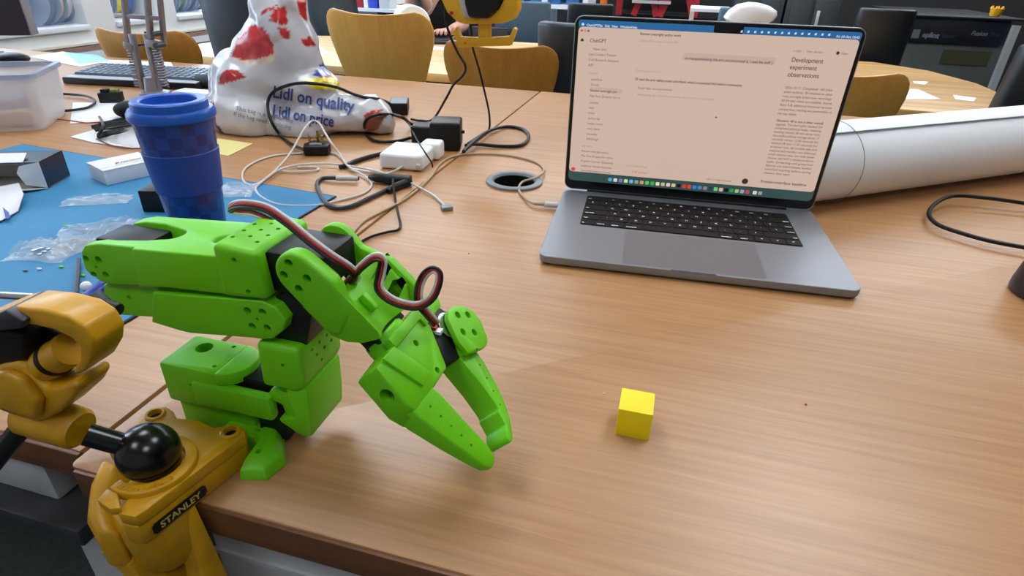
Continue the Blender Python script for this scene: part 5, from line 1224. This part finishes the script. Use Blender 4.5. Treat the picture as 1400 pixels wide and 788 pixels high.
cp = [ym(636, 20, .02), ym(639, 45, .022), ym(641, 64, .02), ym(650, 95, .02), ym(660, 135, .02), ym(666, 160, .015), Z(668, 178, .003), Z(655, 186, .003), Z(640, 196, .004)]
MB().tube(crv(cp, 8), .0022, 8).build('camera_cable', BLACKC, label='thin black cable dropping from the camera bracket', cat='cable')
cp = [ym(606, -30, .03), ym(598, 20, .04), ym(602, 50, .05), ym(612, 78, .06), ym(622, 95, .06), ym(620, 108, .06), ym(608, 122, .05), ym(600, 140, .04), Z(592, 163, .004), Z(575, 165, .004), Z(562, 163, .004)]
MB().tube(crv(cp, 8), .0026, 8).build('camera_cable', BLACKC, label='black cable hanging in an S left of the camera bracket', cat='cable')

# ================================================================== CHAIRS
def wood_chair(label, x, y, top, m, rz=0, group='bent plywood chairs'):
    H = top-FZ
    t = thing('plywood_chair', label, 'chair', (x, y, FZ), group, world=False, rz=rz)
    prof = [(0, .142), (.004, .158), (.012, .171), (.026, .182), (.046, .188), (.07, .189), (.10, .184), (.15, .169), (.21, .150), (.27, .133), (.34, .120), (H-.44, .125)]
    rows_f, rows_b = [], []
    for d_, w in prof:
        z = H-d_; lean = -.10*(z-.44)/(H-.44)
        rf, rb = [], []
        for k in range(13):
            u_ = -1+2*k/12; xx = u_*w; yy = lean+.055*(u_*w/.19)**2+.02
            zz2 = z + (-.012*(1-u_**2)*max(0, 1-d_/.05))
            rf.append(V(xx, yy, zz2)); rb.append(V(xx, yy+.010, zz2))
        rows_f.append(rf); rows_b.append(rb)
    MB().loft([a+b_[::-1] for a, b_ in zip(rows_f, rows_b)]).build('backrest', m, t, bevel=.002, ang=50, sharp=50)
    st = [(x_, y_) for x_, y_ in rrect(-.20, .20, .02, .42, .08, 6)]
    MB().loft([[V(a*(1-.02*k), b_, .440+k*.006) for a, b_ in st] for k in range(3)]).build('seat', m, t, bevel=.003)
    for sx_, sy_ in ((-1, .08), (1, .08), (-1, .36), (1, .36)):
        MB().cyl((sx_*.14, .22+(sy_-.22)*.7, .439), (sx_*.20, sy_+(-.05 if sy_ < .2 else .03), .002), .009, 12).build('leg', CHROME, t)
    return t
p = Y(517, 15, 1.30); wood_chair('tall plywood chair with pale back between the carrier bag and camera bracket', p.x, 1.31, p.z+.005, CHAIRWOOD)
p = Y(684, 58, 1.28); wood_chair('darker plywood chair below the yellow camera bracket', p.x, 1.29, p.z+.003, CHAIRWOOD2)
p = Y(196, 38, 1.16); wood_chair('orange plywood chair behind the lamp arm by the windows', p.x, 1.17, p.z, CHAIRWOOD2, rz=R(6))
p = Y(1243, 120, 1.25); wood_chair('plywood chair partly hidden behind the laptop and paper roll', p.x-.187, 1.26, Y(1200, 95, 1.26).z, CHAIRWOOD)

def slab_chair(label, x, y, top, w, m, rz=0, bh=.46, group='upholstered office chairs'):
    H = top-FZ
    t = thing('office_chair', label, 'chair', (x, y, FZ), group, world=False, rz=rz)
    rings = []
    for k in range(9):
        v_ = k/8; z = H-bh+bh*v_; lean = -.05*v_
        ww = w/2*(1-.06*v_); th_ = .028
        rings.append([V(px_*ww, lean+py_*th_+.018*(px_*1.0)**2, z) for px_, py_ in ((-1, -.6), (-.9, -1), (-.4, -1.1), (.4, -1.1), (.9, -1), (1, -.6), (1, .6), (.9, 1), (.4, .85), (-.4, .85), (-.9, 1), (-1, .6))])
    MB().loft(rings).build('backrest', m, t, bevel=.012, bseg=3, ang=60, sharp=50)
    MB().b2((-w/2, .0, .40), (w/2, .46, .48)).build('seat', m, t, bevel=.02, bseg=3)
    MB().b2((-.03, -.035, .36), (.03, -.02, H-bh+.1)).build('back_bracket', BLACKM, t)
    MB().cyl((0, .23, .06), (0, .23, .41), .025, 16).build('gas_column', CHROME, t)
    for k in range(5):
        a = 2*math.pi*k/5+.3
        MB().tube([V(0, .23, .075), V(.27*math.cos(a), .23+.27*math.sin(a), .055)], [.022, .015], 8).build('base_arm', BLACKM, t)
        MB().sphere((.27*math.cos(a), .23+.27*math.sin(a), .027), .026, 12, 8).build('castor', BLACKM, t)
    return t
def slab_at(label, pxl, pxr, pyt, y, w, m, rz=0, bh=.46, top=None):
    a, b_ = Y(pxl, pyt+25, y), Y(pxr, pyt+25, y)
    slab_chair(label, (a.x+b_.x)/2, y, Y((pxl+pxr)/2, pyt, y).z if top is None else top, w or (b_.x-a.x), m, rz, bh)
slab_at('dark slate leather office chair left of the carrier bag', 280, 352, -28, 1.33, None, LEATHERG, R(-8), .44)
slab_at('slate office chair between the carrier bag and tall wooden chair', 418, 492, -20, 2.45, None, LEATHERG, 0, .50)
slab_at('blue grey fabric chair behind the yellow camera bracket', 678, 756, 1, 2.75, None, LEATHERB, 0, .48)
slab_at('black leather office chair immediately left of the laptop lid', 738, 830, 30, 1.34, None, LEATHER, R(-14), .44)
slab_at('dark chair behind the table right of the laptop', 1164, 1246, 11, 2.75, None, LEATHERG if False else LEATHER, 0, .46)
slab_at('black chair at the right edge behind the paper roll', 1372, 1470, 60, 1.36, None, LEATHER, R(10), .42)
slab_at('black chair far behind the laptop top left corner', 775, 840, 4, 3.4, None, LEATHER, 0, .44)
slab_at('small blue grey chair beside the white plastic cover', 978, 1040, 10, 3.0, None, LEATHERB, 0, .44)

# ================================================================== FAR TABLES
BZ = -.045
def table(label, poly, m, z=BZ):
    c = sum((V(x, y, 0) for x, y in poly), V(0, 0, 0))/len(poly)
    t = thing('birch_table', label, 'table', (c.x, c.y, FZ), 'work tables behind the desk')
    MB().prism([V(x, y, z-.03) for x, y in poly], (0, 0, .03)).build('tabletop', m, t, bevel=.003)
    xs = [q[0] for q in poly]; ys = [q[1] for q in poly]
    for lx in (min(xs)+.12, max(xs)-.22):
        for lyy in (min(ys)+.35, max(ys)-.22):
            MB().b2((lx-.02, lyy-.02, FZ), (lx+.02, lyy+.02, z-.03)).build('leg', DGREY, t, bevel=.002)
table('long pale birch table where the person sits', [(-1.95, 1.44), (-.02, 1.46), (-.02, 2.52), (-1.0, 2.48), (-1.95, 2.16)], BIRCH)
table('golden oak table with rounded corner behind the paper roll', [(.06, 1.45), (1.06, 1.45), (1.20, 1.80), (1.20, 2.10), (1.12, 2.38), (.95, 2.56), (.06, 2.58)], BIRCH2)
def tsheet(pts, label, z=BZ+.0004, m=PAPER):
    MB().prism([Z(x, y, z) for x, y in pts], (0, 0, .0008)).build('paper_sheet', m, label=label, cat='paper')
tsheet([(1236, 136), (1244, 122), (1254, 122), (1286, 136)], 'white paper triangle on the oak table beside the plywood chair')
tsheet([(1303, 130), (1335, 134), (1331, 139), (1306, 136)], 'small printed white card on the oak table')
tsheet([(1248, 111), (1270, 112), (1264, 116), (1250, 114)], 'tiny white slip at the back of the oak table')
tsheet([(418, 58), (436, 62), (452, 74), (424, 76)], 'white sheet on the birch table beside the carrier bag')

# ================================================================== PERSON AT THE BIRCH TABLE
PY = 2.78
hp_ = Y(588, 12, PY); px0 = hp_.x+.045
PER = thing('person', 'person in black tank top sitting and typing at the birch table', 'person', (px0, PY, FZ))
def skinmesh(name, nodes, edges, m, parent, sub=2, root=0):
    me = bpy.data.meshes.new(name); me.from_pydata([n[0] for n in nodes], edges, [])
    o = bpy.data.objects.new('tmp', me); COL.objects.link(o)
    md = o.modifiers.new('s', 'SKIN'); md.use_smooth_shade = True
    for i, n in enumerate(nodes):
        r = n[1]; o.data.skin_vertices[0].data[i].radius = (r, r) if not isinstance(r, tuple) else r
    o.data.skin_vertices[0].data[root].use_root = True
    sd = o.modifiers.new('d', 'SUBSURF'); sd.levels = sub; sd.render_levels = sub
    out = bpy.data.meshes.new_from_object(o.evaluated_get(bpy.context.evaluated_depsgraph_get())); bpy.data.objects.remove(o); out.materials.clear()
    out.shade_smooth()
    return link(name, out, m, parent)
SZ = -.245
handR, handL = Z(607, 46, BZ+.030), Z(584, 49, BZ+.030)
def pv(x, y, z): return V(px0+x, PY+y, z)
shz = SZ+.55
elR = pv(.185, -.10, SZ+.24); elL = pv(-.165, .02, SZ+.25)
nodes = [(pv(0, 0, SZ+.08), (.115, .095)), (pv(0, -.01, SZ+.22), (.095, .080)), (pv(0, -.02, SZ+.38), (.104, .088)), (pv(0, -.01, SZ+.50), (.092, .070)), (pv(0, -.01, SZ+.59), .050), (pv(0, -.03, SZ+.66), .048),
         (pv(.145, 0, shz), .052), (elR, .040), (handR+V(.02, .045, .012), .026), (pv(-.145, 0, shz), .052), (elL, .040), (handL+V(-.02, .045, .012), .026),
         (pv(.10, -.04, SZ+.06), .085), (pv(.11, -.42, SZ+.06), .060), (pv(.11, -.40, FZ+.08), .042), (pv(-.10, -.04, SZ+.06), .085), (pv(-.11, -.42, SZ+.06), .060), (pv(-.11, -.40, FZ+.08), .042), (pv(.11, -.52, FZ+.035), .034), (pv(-.11, -.52, FZ+.035), .034)]
edges = [(0, 1), (1, 2), (2, 3), (3, 4), (4, 5), (3, 6), (6, 7), (7, 8), (3, 9), (9, 10), (10, 11), (0, 12), (12, 13), (13, 14), (0, 15), (15, 16), (16, 17), (14, 18), (17, 19)]
skinmesh('body', nodes, edges, SKIN, PER)
for hd, sg, fore in ((handR, 1, elR), (handL, -1, elL)):
    w0 = hd+V(.02*sg, .045, .012)
    n2 = [(w0, .022), (hd+V(0, .01, .012), (.030, .016)), (hd+V(0, -.02, .012), (.032, .013))]; e2_ = [(0, 1), (1, 2)]
    for k in range(4):
        o = len(n2); fx_ = (k-1.5)*.017; ln = (.030, .036, .034, .026)[k]
        n2 += [(hd+V(fx_, -.036, .014), .0085), (hd+V(fx_*1.15, -.036-ln*.6, .013), .0078), (hd+V(fx_*1.2, -.036-ln, -.002), .0068)]
        e2_ += [(2, o), (o, o+1), (o+1, o+2)]
    o = len(n2); n2 += [(hd+V(-.028*sg, -.006, .010), .0095), (hd+V(-.042*sg, -.026, .004), .0080), (hd+V(-.046*sg, -.042, -.002), .0068)]; e2_ += [(1, o), (o, o+1), (o+1, o+2)]
    skinmesh('hand', n2, e2_, SKIN, PER, 1)
# head, face, hair
hc = pv(0, -.05, SZ+.80)
hd_ = MB()
ringsH = []
for k in range(15):
    th_ = math.pi*k/14; z = math.cos(th_); rad = math.sin(th_)
    jaw = 1-.22*max(0, -z)
    ringsH.append([hc+V(.073*rad*jaw*math.cos(a), .092*rad*math.sin(a)*(1-.08*max(0, -z)), .118*z) for a in [2*math.pi*j/24 for j in range(24)]])
hd_.loft(ringsH).build('head', SKIN, PER, sharp=80)
MB().loft([[hc+V(-.006, -.088, .015), hc+V(.006, -.088, .015), hc+V(0, -.080, .015)], [hc+V(-.015, -.086, -.030), hc+V(.015, -.086, -.030), hc+V(0, -.112, -.026)], [hc+V(-.012, -.082, -.036), hc+V(.012, -.082, -.036), hc+V(0, -.096, -.036)]]).build('nose', SKIN, PER, sharp=80)
for sg in (-1, 1):
    MB().sphere(hc+V(.030*sg, -.082, .008), .011, 14, 10, (1.2, .7, .7)).build('eye', mat('eye_white', (225, 225, 222), rough=.3), PER)
    MB().sphere(hc+V(.030*sg, -.0885, .008), .0045, 10, 8).build('iris', mat('iris_brown', (60, 40, 28), rough=.2), PER)
    MB().sphere(hc+V(.074*sg, -.002, -.002), 1, 14, 10, (.010, .020, .032)).build('ear', SKIN, PER)
    MB().tube(crv([hc+V(.016*sg, -.089, .027), hc+V(.032*sg, -.088, .032), hc+V(.046*sg, -.076, .026)], 5), .003, 6).build('eyebrow', HAIR, PER)
MB().sphere(hc+V(0, -.083, -.060), 1, 14, 8, (.022, .008, .006)).build('mouth', mat('lips', (176, 96, 92), rough=.4), PER)
hm = []
for k in range(12):
    th_ = math.pi*.62*k/11
    hm.append([hc+V(.083*math.sin(th_)*math.cos(a), .012+.100*math.sin(th_)*math.sin(a)*(1 if math.sin(a) > 0 else .72), .020+.118*math.cos(th_)) for a in [2*math.pi*j/24 for j in range(24)]])
MB().loft(hm).build('hair', HAIR, PER, sharp=80)
MB().tube([hc+V(0, .07, .04), hc+V(0, .10, -.05), hc+V(0, .10, -.16), hc+V(0, .08, -.26)], [.07, .075, .06, .03], 14).build('ponytail', HAIR, PER)
# tank top
tk_ = []
for z, rx, ry, cy_ in ((SZ+.02, .150, .115, 0), (SZ+.12, .140, .105, -.005), (SZ+.22, .128, .098, -.015), (SZ+.32, .136, .106, -.025), (SZ+.385, .140, .110, -.027)):
    rx *= .82
    tk_.append([pv(rx*math.cos(a), cy_+ry*math.sin(a), z-(.10*max(0, -math.sin(a))**10 if z > SZ+.36 else (.045*max(0, -math.sin(a))**10 if z > SZ+.3 else 0))) for a in [2*math.pi*j/40 for j in range(40)]])
tt = MB(); tt.loft(tk_, cap=False)
for sg in (-1, 1):
    tt.tube(crv([pv(.080*sg, -.122, SZ+.375), pv(.098*sg, -.095, SZ+.47), pv(.105*sg, -.02, SZ+.575), pv(.095*sg, .07, SZ+.48), pv(.07*sg, .085, SZ+.37)], 6), .022, 8)
tt.build('tank_top', TANK, PER, sharp=70)
for sg in (-1, 1):
    MB().tube([pv(.09*sg, .02, SZ+.05), pv(.105*sg, -.20, SZ+.062), pv(.112*sg, -.44, SZ+.062), pv(.112*sg, -.425, SZ-.10), pv(.112*sg, -.41, FZ+.12)], [.108, .094, .074, .066, .054], 16).build('trouser_leg', mat('dark_trousers', (30, 34, 46), rough=.85), PER)
    MB().loft([[pv(.112*sg+.045*math.cos(a), -.46+.13*math.sin(a), FZ+z) for a in [2*math.pi*j/20 for j in range(20)]] for z in (.002, .03, .06)]).build('shoe', BLACKM, PER, bevel=.01)
MB().tube(crv([pv(-.035, -.125, SZ+.62), pv(-.03, -.14, SZ+.50), pv(.0, -.150, SZ+.40), pv(.03, -.150, SZ+.34), pv(.0, -.15, SZ+.30), pv(-.04, -.15, SZ+.27)], 6), .0022, 6).build('earphone_cord', WHITEC, PER)
# what the person types on, and their chair
tk2 = thing('tablet_keyboard', 'dark keyboard under the hands of the typing person', 'keyboard', Z(610, 52, BZ).to_tuple())
a_, b_ = Z(570, 60, BZ), Z(650, 62, BZ); e1 = (b_-a_).normalized(); e2 = V(-e1.y, e1.x, 0)
MB().prism([a_+V(0, 0, .0005), b_+V(0, 0, .0005), b_+e2*.16+V(0, 0, .0005), a_+e2*.16+V(0, 0, .0005)], (0, 0, .014)).build('case', mat('keyboard_navy', (34, 40, 60), rough=.5), tk2, bevel=.003)
MB().prism([a_+e1*.01+e2*.02+V(0, 0, .0145), b_-e1*.01+e2*.02+V(0, 0, .0145), b_-e1*.01+e2*.15+V(0, 0, .0145), a_+e1*.01+e2*.15+V(0, 0, .0145)], (0, 0, .003)).build('key_block', BLACKP, tk2, bevel=.001)
tsheet([(575, 63), (640, 66), (640, 70), (572, 67)], 'white strip of paper in front of the dark keyboard', BZ+.0004)
bx_ = thing('dark_box', 'dark low box on the birch table behind the camera bracket', 'box', Z(690, 50, BZ).to_tuple())
a_, b_ = Z(640, 53, BZ), Z(694, 56, BZ)
MB().prism([a_+V(0, 0, .0005), b_+V(0, 0, .0005), b_+V(0, .08, .0005), a_+V(0, .08, .0005)], (0, 0, .05)).build('box_body', mat('dark_teal', (34, 44, 56), rough=.5), bx_, bevel=.004)
MB().prism([a_+V(.004, .004, .051), b_+V(-.004, .004, .051), b_+V(-.004, .076, .051), a_+V(.004, .076, .051)], (0, 0, .004)).build('box_lid', BLACKP, bx_, bevel=.001)
ch = slab_chair('black chair that the typing person sits on', px0, PY+.26, SZ+.36, .42, LEATHER, math.pi, .36)

# ================================================================== SPOOLS ON THE WINDOW SILLS
def spool(x, y, rz, m, label, r=.088, w=.052):
    t = thing('filament_spool', label, 'spool', (x, y, .0222+r), 'filament spools on the window sills', world=False, rz=rz)
    fm = mat('spool_grey', (150, 164, 186), rough=.45)
    for s_ in (-1, 1):
        MB().lathe([(.022, s_*w/2), (r, s_*w/2), (r, s_*(w/2-.004)), (.022, s_*(w/2-.004))], (0, 0, 0), (0, 1, 0), 40, closed=True).build('flange', fm, t)
    MB().lathe([(.022, -w/2+.004), (r*.86, -w/2+.004), (r*.86, w/2-.004), (.022, w/2-.004)], (0, 0, 0), (0, 1, 0), 40, closed=True).build('filament', m, t)
    MB().lathe([(.019, -w/2-.001), (.0225, -w/2-.001), (.0225, w/2+.001), (.019, w/2+.001)], (0, 0, 0), (0, 1, 0), 24, closed=True).build('hub', BLACKP, t)
FIL = {'grey': mat('filament_grey', (150, 150, 160), rough=.4), 'cream': mat('filament_cream', (206, 196, 170), rough=.4), 'white': mat('filament_white', (226, 230, 236), rough=.4), 'yellow': mat('filament_yellow', (230, 210, 40), rough=.4), 'slate': mat('filament_slate', (90, 104, 130), rough=.4), 'green': mat('filament_green', (110, 140, 90), rough=.4), 'red': mat('filament_red', (190, 90, 96), rough=.4), 'blue': mat('filament_blue', (90, 130, 190), rough=.4)}
for x, y, rz, c_, lab in ((-2.50, 1.345, R(28), 'white', 'white spool on the sill partly behind the monitor'), (-2.49, 1.440, R(30), 'grey', 'grey spool facing the room on the first sill'), (-2.50, 1.510, R(22), 'cream', 'cream spool between two others on the first sill'),
                          (-2.52, 1.570, R(14), 'white', 'pale spool nearest the pier on the first sill'), (-2.55, 1.80, 0, 'slate', 'slate spool left of the yellow one on the second sill'), (-2.55, 1.875, 0, 'yellow', 'yellow spool on the second sill behind the lamp arm'), (-2.56, 1.945, 0, 'blue', 'blue spool right of the yellow one on the second sill'),
                          (-2.55, 2.20, 0, 'grey', 'grey spool on the third sill beside the pier'), (-2.55, 2.275, 0, 'green', 'green spool on the third sill'), (-2.55, 2.35, 0, 'slate', 'slate spool on the third sill near the office chair'), (-2.55, 2.425, 0, 'red', 'pinkish red spool on the third sill')):
    spool(x, y, rz, FIL[c_], lab)

# ================================================================== FAR BACKGROUND
def cabinet(name, label, cat, lo, hi, m, parts=()):
    lo, hi = V(*lo), V(*hi)
    t = thing(name, label, cat, ((lo.x+hi.x)/2, (lo.y+hi.y)/2, lo.z))
    MB().b2(lo, hi).build('carcass', m, t, bevel=.006)
    for nm, a, b_, mm in parts: MB().b2(a, b_).build(nm, mm, t, bevel=.003)
    return t
# white shelf unit with boxes behind the tall wooden chair
y0 = 3.4; a_ = Y(476, 10, y0); b_ = Y(566, 12, y0); zt = a_.z
sh = thing('shelf_unit', 'low white shelf unit far behind the tall wooden chair', 'shelf', ((a_.x+b_.x)/2, y0+.2, FZ))
for z in (FZ+.06, FZ+.34, zt): MB().b2((a_.x, y0, z-.02), (b_.x, y0+.4, z)).build('shelf_board', WALLW, sh)
for x in (a_.x, b_.x-.02): MB().b2((x, y0, FZ), (x+.02, y0+.4, zt-.0201)).build('side_panel', WALLW, sh)
MB().b2((a_.x, y0+.385, FZ), (b_.x, y0+.4, zt-.02)).build('back_panel', mat('shelf_back', (60, 90, 110), rough=.7), sh)
def boxon(px0_, px1_, y, z, h_, m, label, dz=.12, name='storage_box'):
    a, b2_ = Y(px0_, 5, y), Y(px1_, 5, y)
    t = thing(name, label, 'box', ((a.x+b2_.x)/2, y+dz/2, z))
    MB().b2((a.x, y, z+.0005), (b2_.x, y+dz, z+h_)).build('box_body', m, t, bevel=.004)
    MB().b2((a.x-.002, y-.002, z+h_), (b2_.x+.002, y+dz+.002, z+h_+.012)).build('box_lid', m, t, bevel=.002)
boxon(480, 496, 3.42, zt, .14, REDM, 'red box on the low white shelf')
boxon(497, 503, 3.42, zt, .12, PAPER, 'white carton between red and blue boxes on the shelf')
boxon(504, 516, 3.42, zt, .16, mat('royal_blue', (40, 70, 190), rough=.5), 'royal blue box on the low white shelf')
boxon(518, 532, 3.42, zt, .06, LGREY, 'pale grey gadget box on the low white shelf')
# white drum
dr = Y(561, 10, 2.22)
dt = thing('tape_drum', 'white ring shaped drum standing on the birch table left of the person', 'drum', (dr.x, 2.22, BZ))
MB().lathe([(.045, -.05), (.078, -.05), (.082, -.04), (.082, .05), (.076, .055), (.048, .055)], (dr.x, 2.22, BZ+.0835), V(.62, -.78, 0), 40, closed=True).build('ring', WHITEP, dt)
MB().b2((dr.x-.03, 2.19, BZ+.0005), (dr.x+.03, 2.25, BZ+.006)).build('chock', WHITEP, dt)
MB().lathe([(.0425, -.045), (.0448, -.045), (.0448, .05), (.0425, .05)], (dr.x, 2.22, BZ+.0835), V(.62, -.78, 0), 36, closed=True).build('core', CARD, dt)
# blue and white rack behind the blue chair
y0 = 4.2; a_ = Y(690, 2, y0); b_ = Y(800, 6, y0)
rk = thing('storage_rack', 'white storage rack with blue bins far behind the chairs', 'rack', ((a_.x+b_.x)/2, y0+.2, FZ))
for x in (a_.x, (a_.x+b_.x)/2, b_.x): MB().b2((x-.02, y0, FZ), (x+.02, y0+.4, 1.2)).build('post', FRAMEW, rk)
for z in (FZ+.2, a_.z-.02, .55, 1.0): MB().b2((a_.x, y0+.01, z-.015), (b_.x, y0+.39, z+.015)).build('shelf_board', FRAMEW, rk)
for k in range(4):
    x = a_.x+.05+k*(b_.x-a_.x-.06)/4
    MB().b2((x, y0+.03, a_.z-.0045), (x+(b_.x-a_.x)/4-.06, y0+.35, a_.z+.16)).build('bin', mat('bin_blue', (50, 110, 170), rough=.5), rk, bevel=.006)
# red framed machine
y0 = 4.6; a_ = Y(846, 16, y0); b_ = Y(952, 18, y0)
rm_ = thing('red_machine', 'red framed machine far behind the laptop', 'machine', ((a_.x+b_.x)/2, y0+.2, FZ))
zl = a_.z
MB().b2((a_.x, y0+.12, FZ), (b_.x, y0+.5, zl-.02)).build('bench', BLACKM, rm_)
MB().b2((a_.x, y0+.30, zl), (b_.x, y0+.34, 1.1)).build('back_plate', BLACKM, rm_)
xs = [a_.x, a_.x+.20, a_.x+.44, a_.x+.62, a_.x+.84, b_.x-.02]
for k, (x, dx) in enumerate(((0, 0), (.30, .10), (.40, -.10), (.55, 0), (.66, .12), (.86, -.10), (.98, 0))):
    x_ = a_.x+x*(b_.x-a_.x)
    MB().tube([V(x_-dx*.6, y0, zl-.02), V(x_+dx*.6, y0, zl+.34)], .032, 4).build('red_strut', REDM, rm_)
MB().b2((a_.x, y0-.02, zl+.30), (b_.x, y0+.04, zl+.36)).build('red_beam', REDM, rm_)
MB().b2((a_.x+.1, y0-.05, zl+.07), (b_.x-.2, y0-.02, zl+.09)).build('steel_rail', LGREY, rm_)
MB().b2((a_.x+.36, y0-.06, zl+.15), (a_.x+.50, y0-.03, zl+.17)).build('steel_rail', LGREY, rm_)
# white bench right of the machine
y0 = 4.0; a_ = Y(944, 11, y0); b_ = Y(1000, 12, y0)
wb2 = thing('white_bench', 'small white bench with a red box far behind the laptop', 'bench', ((a_.x+b_.x)/2, y0+.15, FZ))
MB().b2((a_.x, y0, a_.z-.02), (b_.x, y0+.35, a_.z)).build('top', WALLW, wb2)
for x in (a_.x, b_.x-.03): MB().b2((x, y0, FZ), (x+.03, y0+.35, a_.z-.02)).build('side_panel', mat('cream_panel', (190, 186, 160), rough=.6), wb2)
MB().b2((a_.x+.03, y0+.1, a_.z-.16), (b_.x-.03, y0+.3, a_.z-.08)).build('red_bin', REDM, wb2)
MB().b2((a_.x+.03, y0+.06, a_.z-.19), (b_.x-.03, y0+.33, a_.z-.16)).build('lower_shelf', WALLW, wb2)
# orange strap hanging on the rack end
op_ = Y(825, 12, 4.05)
ot = thing('orange_post', 'orange post rising behind the laptop top left corner', 'post', (op_.x, 4.05, FZ))
MB().b2((op_.x-.025, 4.03, FZ+.02), (op_.x+.020, 4.07, .75)).build('shaft', ORANGE, ot, bevel=.004)
MB().lathe([(.0001, .0005), (.12, .0005), (.12, .015), (.03, .03), (.0001, .03)], (op_.x, 4.05, FZ), seg=28).build('foot', BLACKM, ot)
# white plastic cover standing on a dark stool behind the laptop
cv = Y(1026, 22, 2.72)
ct = thing('white_cover', 'rounded white plastic cover sticking up above the laptop lid', 'cover', (cv.x, 2.72, FZ))
pts = [(-.122, -.010), (-.105, .020), (-.07, .048), (-.02, .060), (.03, .058), (.08, .046), (.112, .028), (.118, .008), (.108, -.012), (.085, -.020), (.092, -.034), (.085, -.046), (-.085, -.046), (-.10, -.036)]
MB().loft([[V(cv.x+x*f, 2.72+dy, cv.z+.0+(z+.046)*f-.046) for x, z in pts] for dy, f in ((-.07, .78), (-.055, .93), (-.02, 1), (.03, 1), (.07, .92), (.09, .75))]).build('shell', mat('cover_white', (214, 214, 216), rough=.4), ct, sharp=50)
MB().cyl((cv.x, 2.73, FZ), (cv.x, 2.73, cv.z-.060), .03, 14).build('stool_post', DGREY, ct)
MB().cyl((cv.x, 2.73, cv.z-.062), (cv.x, 2.73, cv.z-.046), .12, 28).build('stool_top', BLACKM, ct)
# dark cabinets
y0 = 4.4
for k, (pa, pb_2, lab) in enumerate(((1004, 1072, 'left dark grey metal cabinet behind the laptop'), (1076, 1150, 'right dark grey metal cabinet behind the laptop'))):
    a_ = Y(pa, 4, y0); b_ = Y(pb_2, 8, y0)
    cabinet('metal_cabinet', lab, 'cabinet', (a_.x, y0, FZ), (b_.x, y0+.5, a_.z+.10), DGREY, (('door', (a_.x+.03, y0-.018, FZ+.1), ((a_.x+b_.x)/2-.01, y0-.001, a_.z+.03), mat('cabinet_door', (46, 50, 54), rough=.5)), ('door', ((a_.x+b_.x)/2+.01, y0-.018, FZ+.1), (b_.x-.03, y0-.001, a_.z+.03), MATS['cabinet_door']), ('handle', ((a_.x+b_.x)/2+.03, y0-.035, a_.z-.14), ((a_.x+b_.x)/2+.05, y0-.0185, a_.z-.04), LGREY)))
# laser cutter
y0 = 3.2
a_, b_ = Y(1246, 40, y0), Y(1372, 60, y0)
x0, x1 = a_.x, b_.x; z1 = Y(1310, 22, y0).z; zb = Y(1300, 60, y0).z
lc = thing('laser_cutter', 'dark blue and grey laser cutter machine at the far right', 'machine', ((x0+x1)/2, y0+.3, FZ))
MB().b2((x0-.02, y0+.02, FZ+.05), (x1+.02, y0+.75, zb)).build('cabinet', mat('machine_grey', (92, 96, 94), rough=.7), lc, bevel=.01)
MB().b2((x0, y0, zb), (x1, y0+.7, z1-.012)).build('front_panel', mat('machine_navy', (8, 16, 32), rough=.6), lc, bevel=.004)
MB().b2((x0-.03, y0-.02, z1-.012), (x1+.05, y0+.76, z1)).build('top_cover', mat('machine_black', (30, 34, 38), rough=.4), lc, bevel=.004)
MB().b2((x0-.034, y0-.012, zb-.0), (x0-.004, y0+.02, z1-.03)).build('side_post', LGREY, lc)
MB().b2((x1+.004, y0-.03, FZ), (x1+.034, y0+.0, z1-.03)).build('side_post', LGREY, lc)
MB().b2((x1-.25, y0+.012, zb-.10), (x1-.03, y0+.0195, zb-.03)).build('badge', mat('machine_olive', (74, 72, 48), rough=.6), lc)
tx = MB(); text_into(tx, 'epilog', .032, V(x0+.060, y0-.0015, zb+.026), V(1, 0, 0), V(0, 0, 1), bold=.002); tx.build('maker_name', mat('machine_white_ink', (120, 128, 134), rough=.6), lc, smooth=False)
tx = MB(); text_into(tx, 'laser', .032, V(x0+.150, y0-.0015, zb+.026), V(1, 0, 0), V(0, 0, 1)); text_into(tx, 'Pro', .028, V(x1-.075, y0-.0015, z1-.085), V(1, 0, 0), V(0, 0, 1)); tx.build('maker_name', mat('machine_dim_ink', (52, 66, 84), rough=.6), lc, smooth=False)
tx = MB(); text_into(tx, 'Fusion', .028, V(x1-.160, y0-.0015, z1-.085), V(1, 0, 0), V(0, 0, 1), bold=.001, shear=.2); tx.build('model_name', MATS['machine_white_ink'], lc, smooth=False)
MB().b2((x0+.010, y0-.0018, zb+.018), (x0+.045, y0-.0003, zb+.060)).build('logo_square', MATS['machine_white_ink'], lc)
yc_ = Y(1360, 21, y0+.1)
yt = thing('yellow_pot', 'small yellow toothed pot on top of the laser cutter', 'pot', (yc_.x, y0+.1, z1))
MB().lathe([(.0001, 0), (.020, 0), (.026, .012), (.028, .038), (.023, .038), (.020, .012), (.0001, .008)], (yc_.x, y0+.1, z1+.0005), seg=20).build('bowl', mat('pot_yellow', (230, 170, 30), rough=.5), yt)
for k in range(6):
    a = k*math.pi/3; MB().cyl((yc_.x+.0255*math.cos(a), y0+.1+.0255*math.sin(a), z1+.036), (yc_.x+.0255*math.cos(a), y0+.1+.0255*math.sin(a), z1+.050), .008, 8, .002).build('tooth', MATS['pot_yellow'], yt)
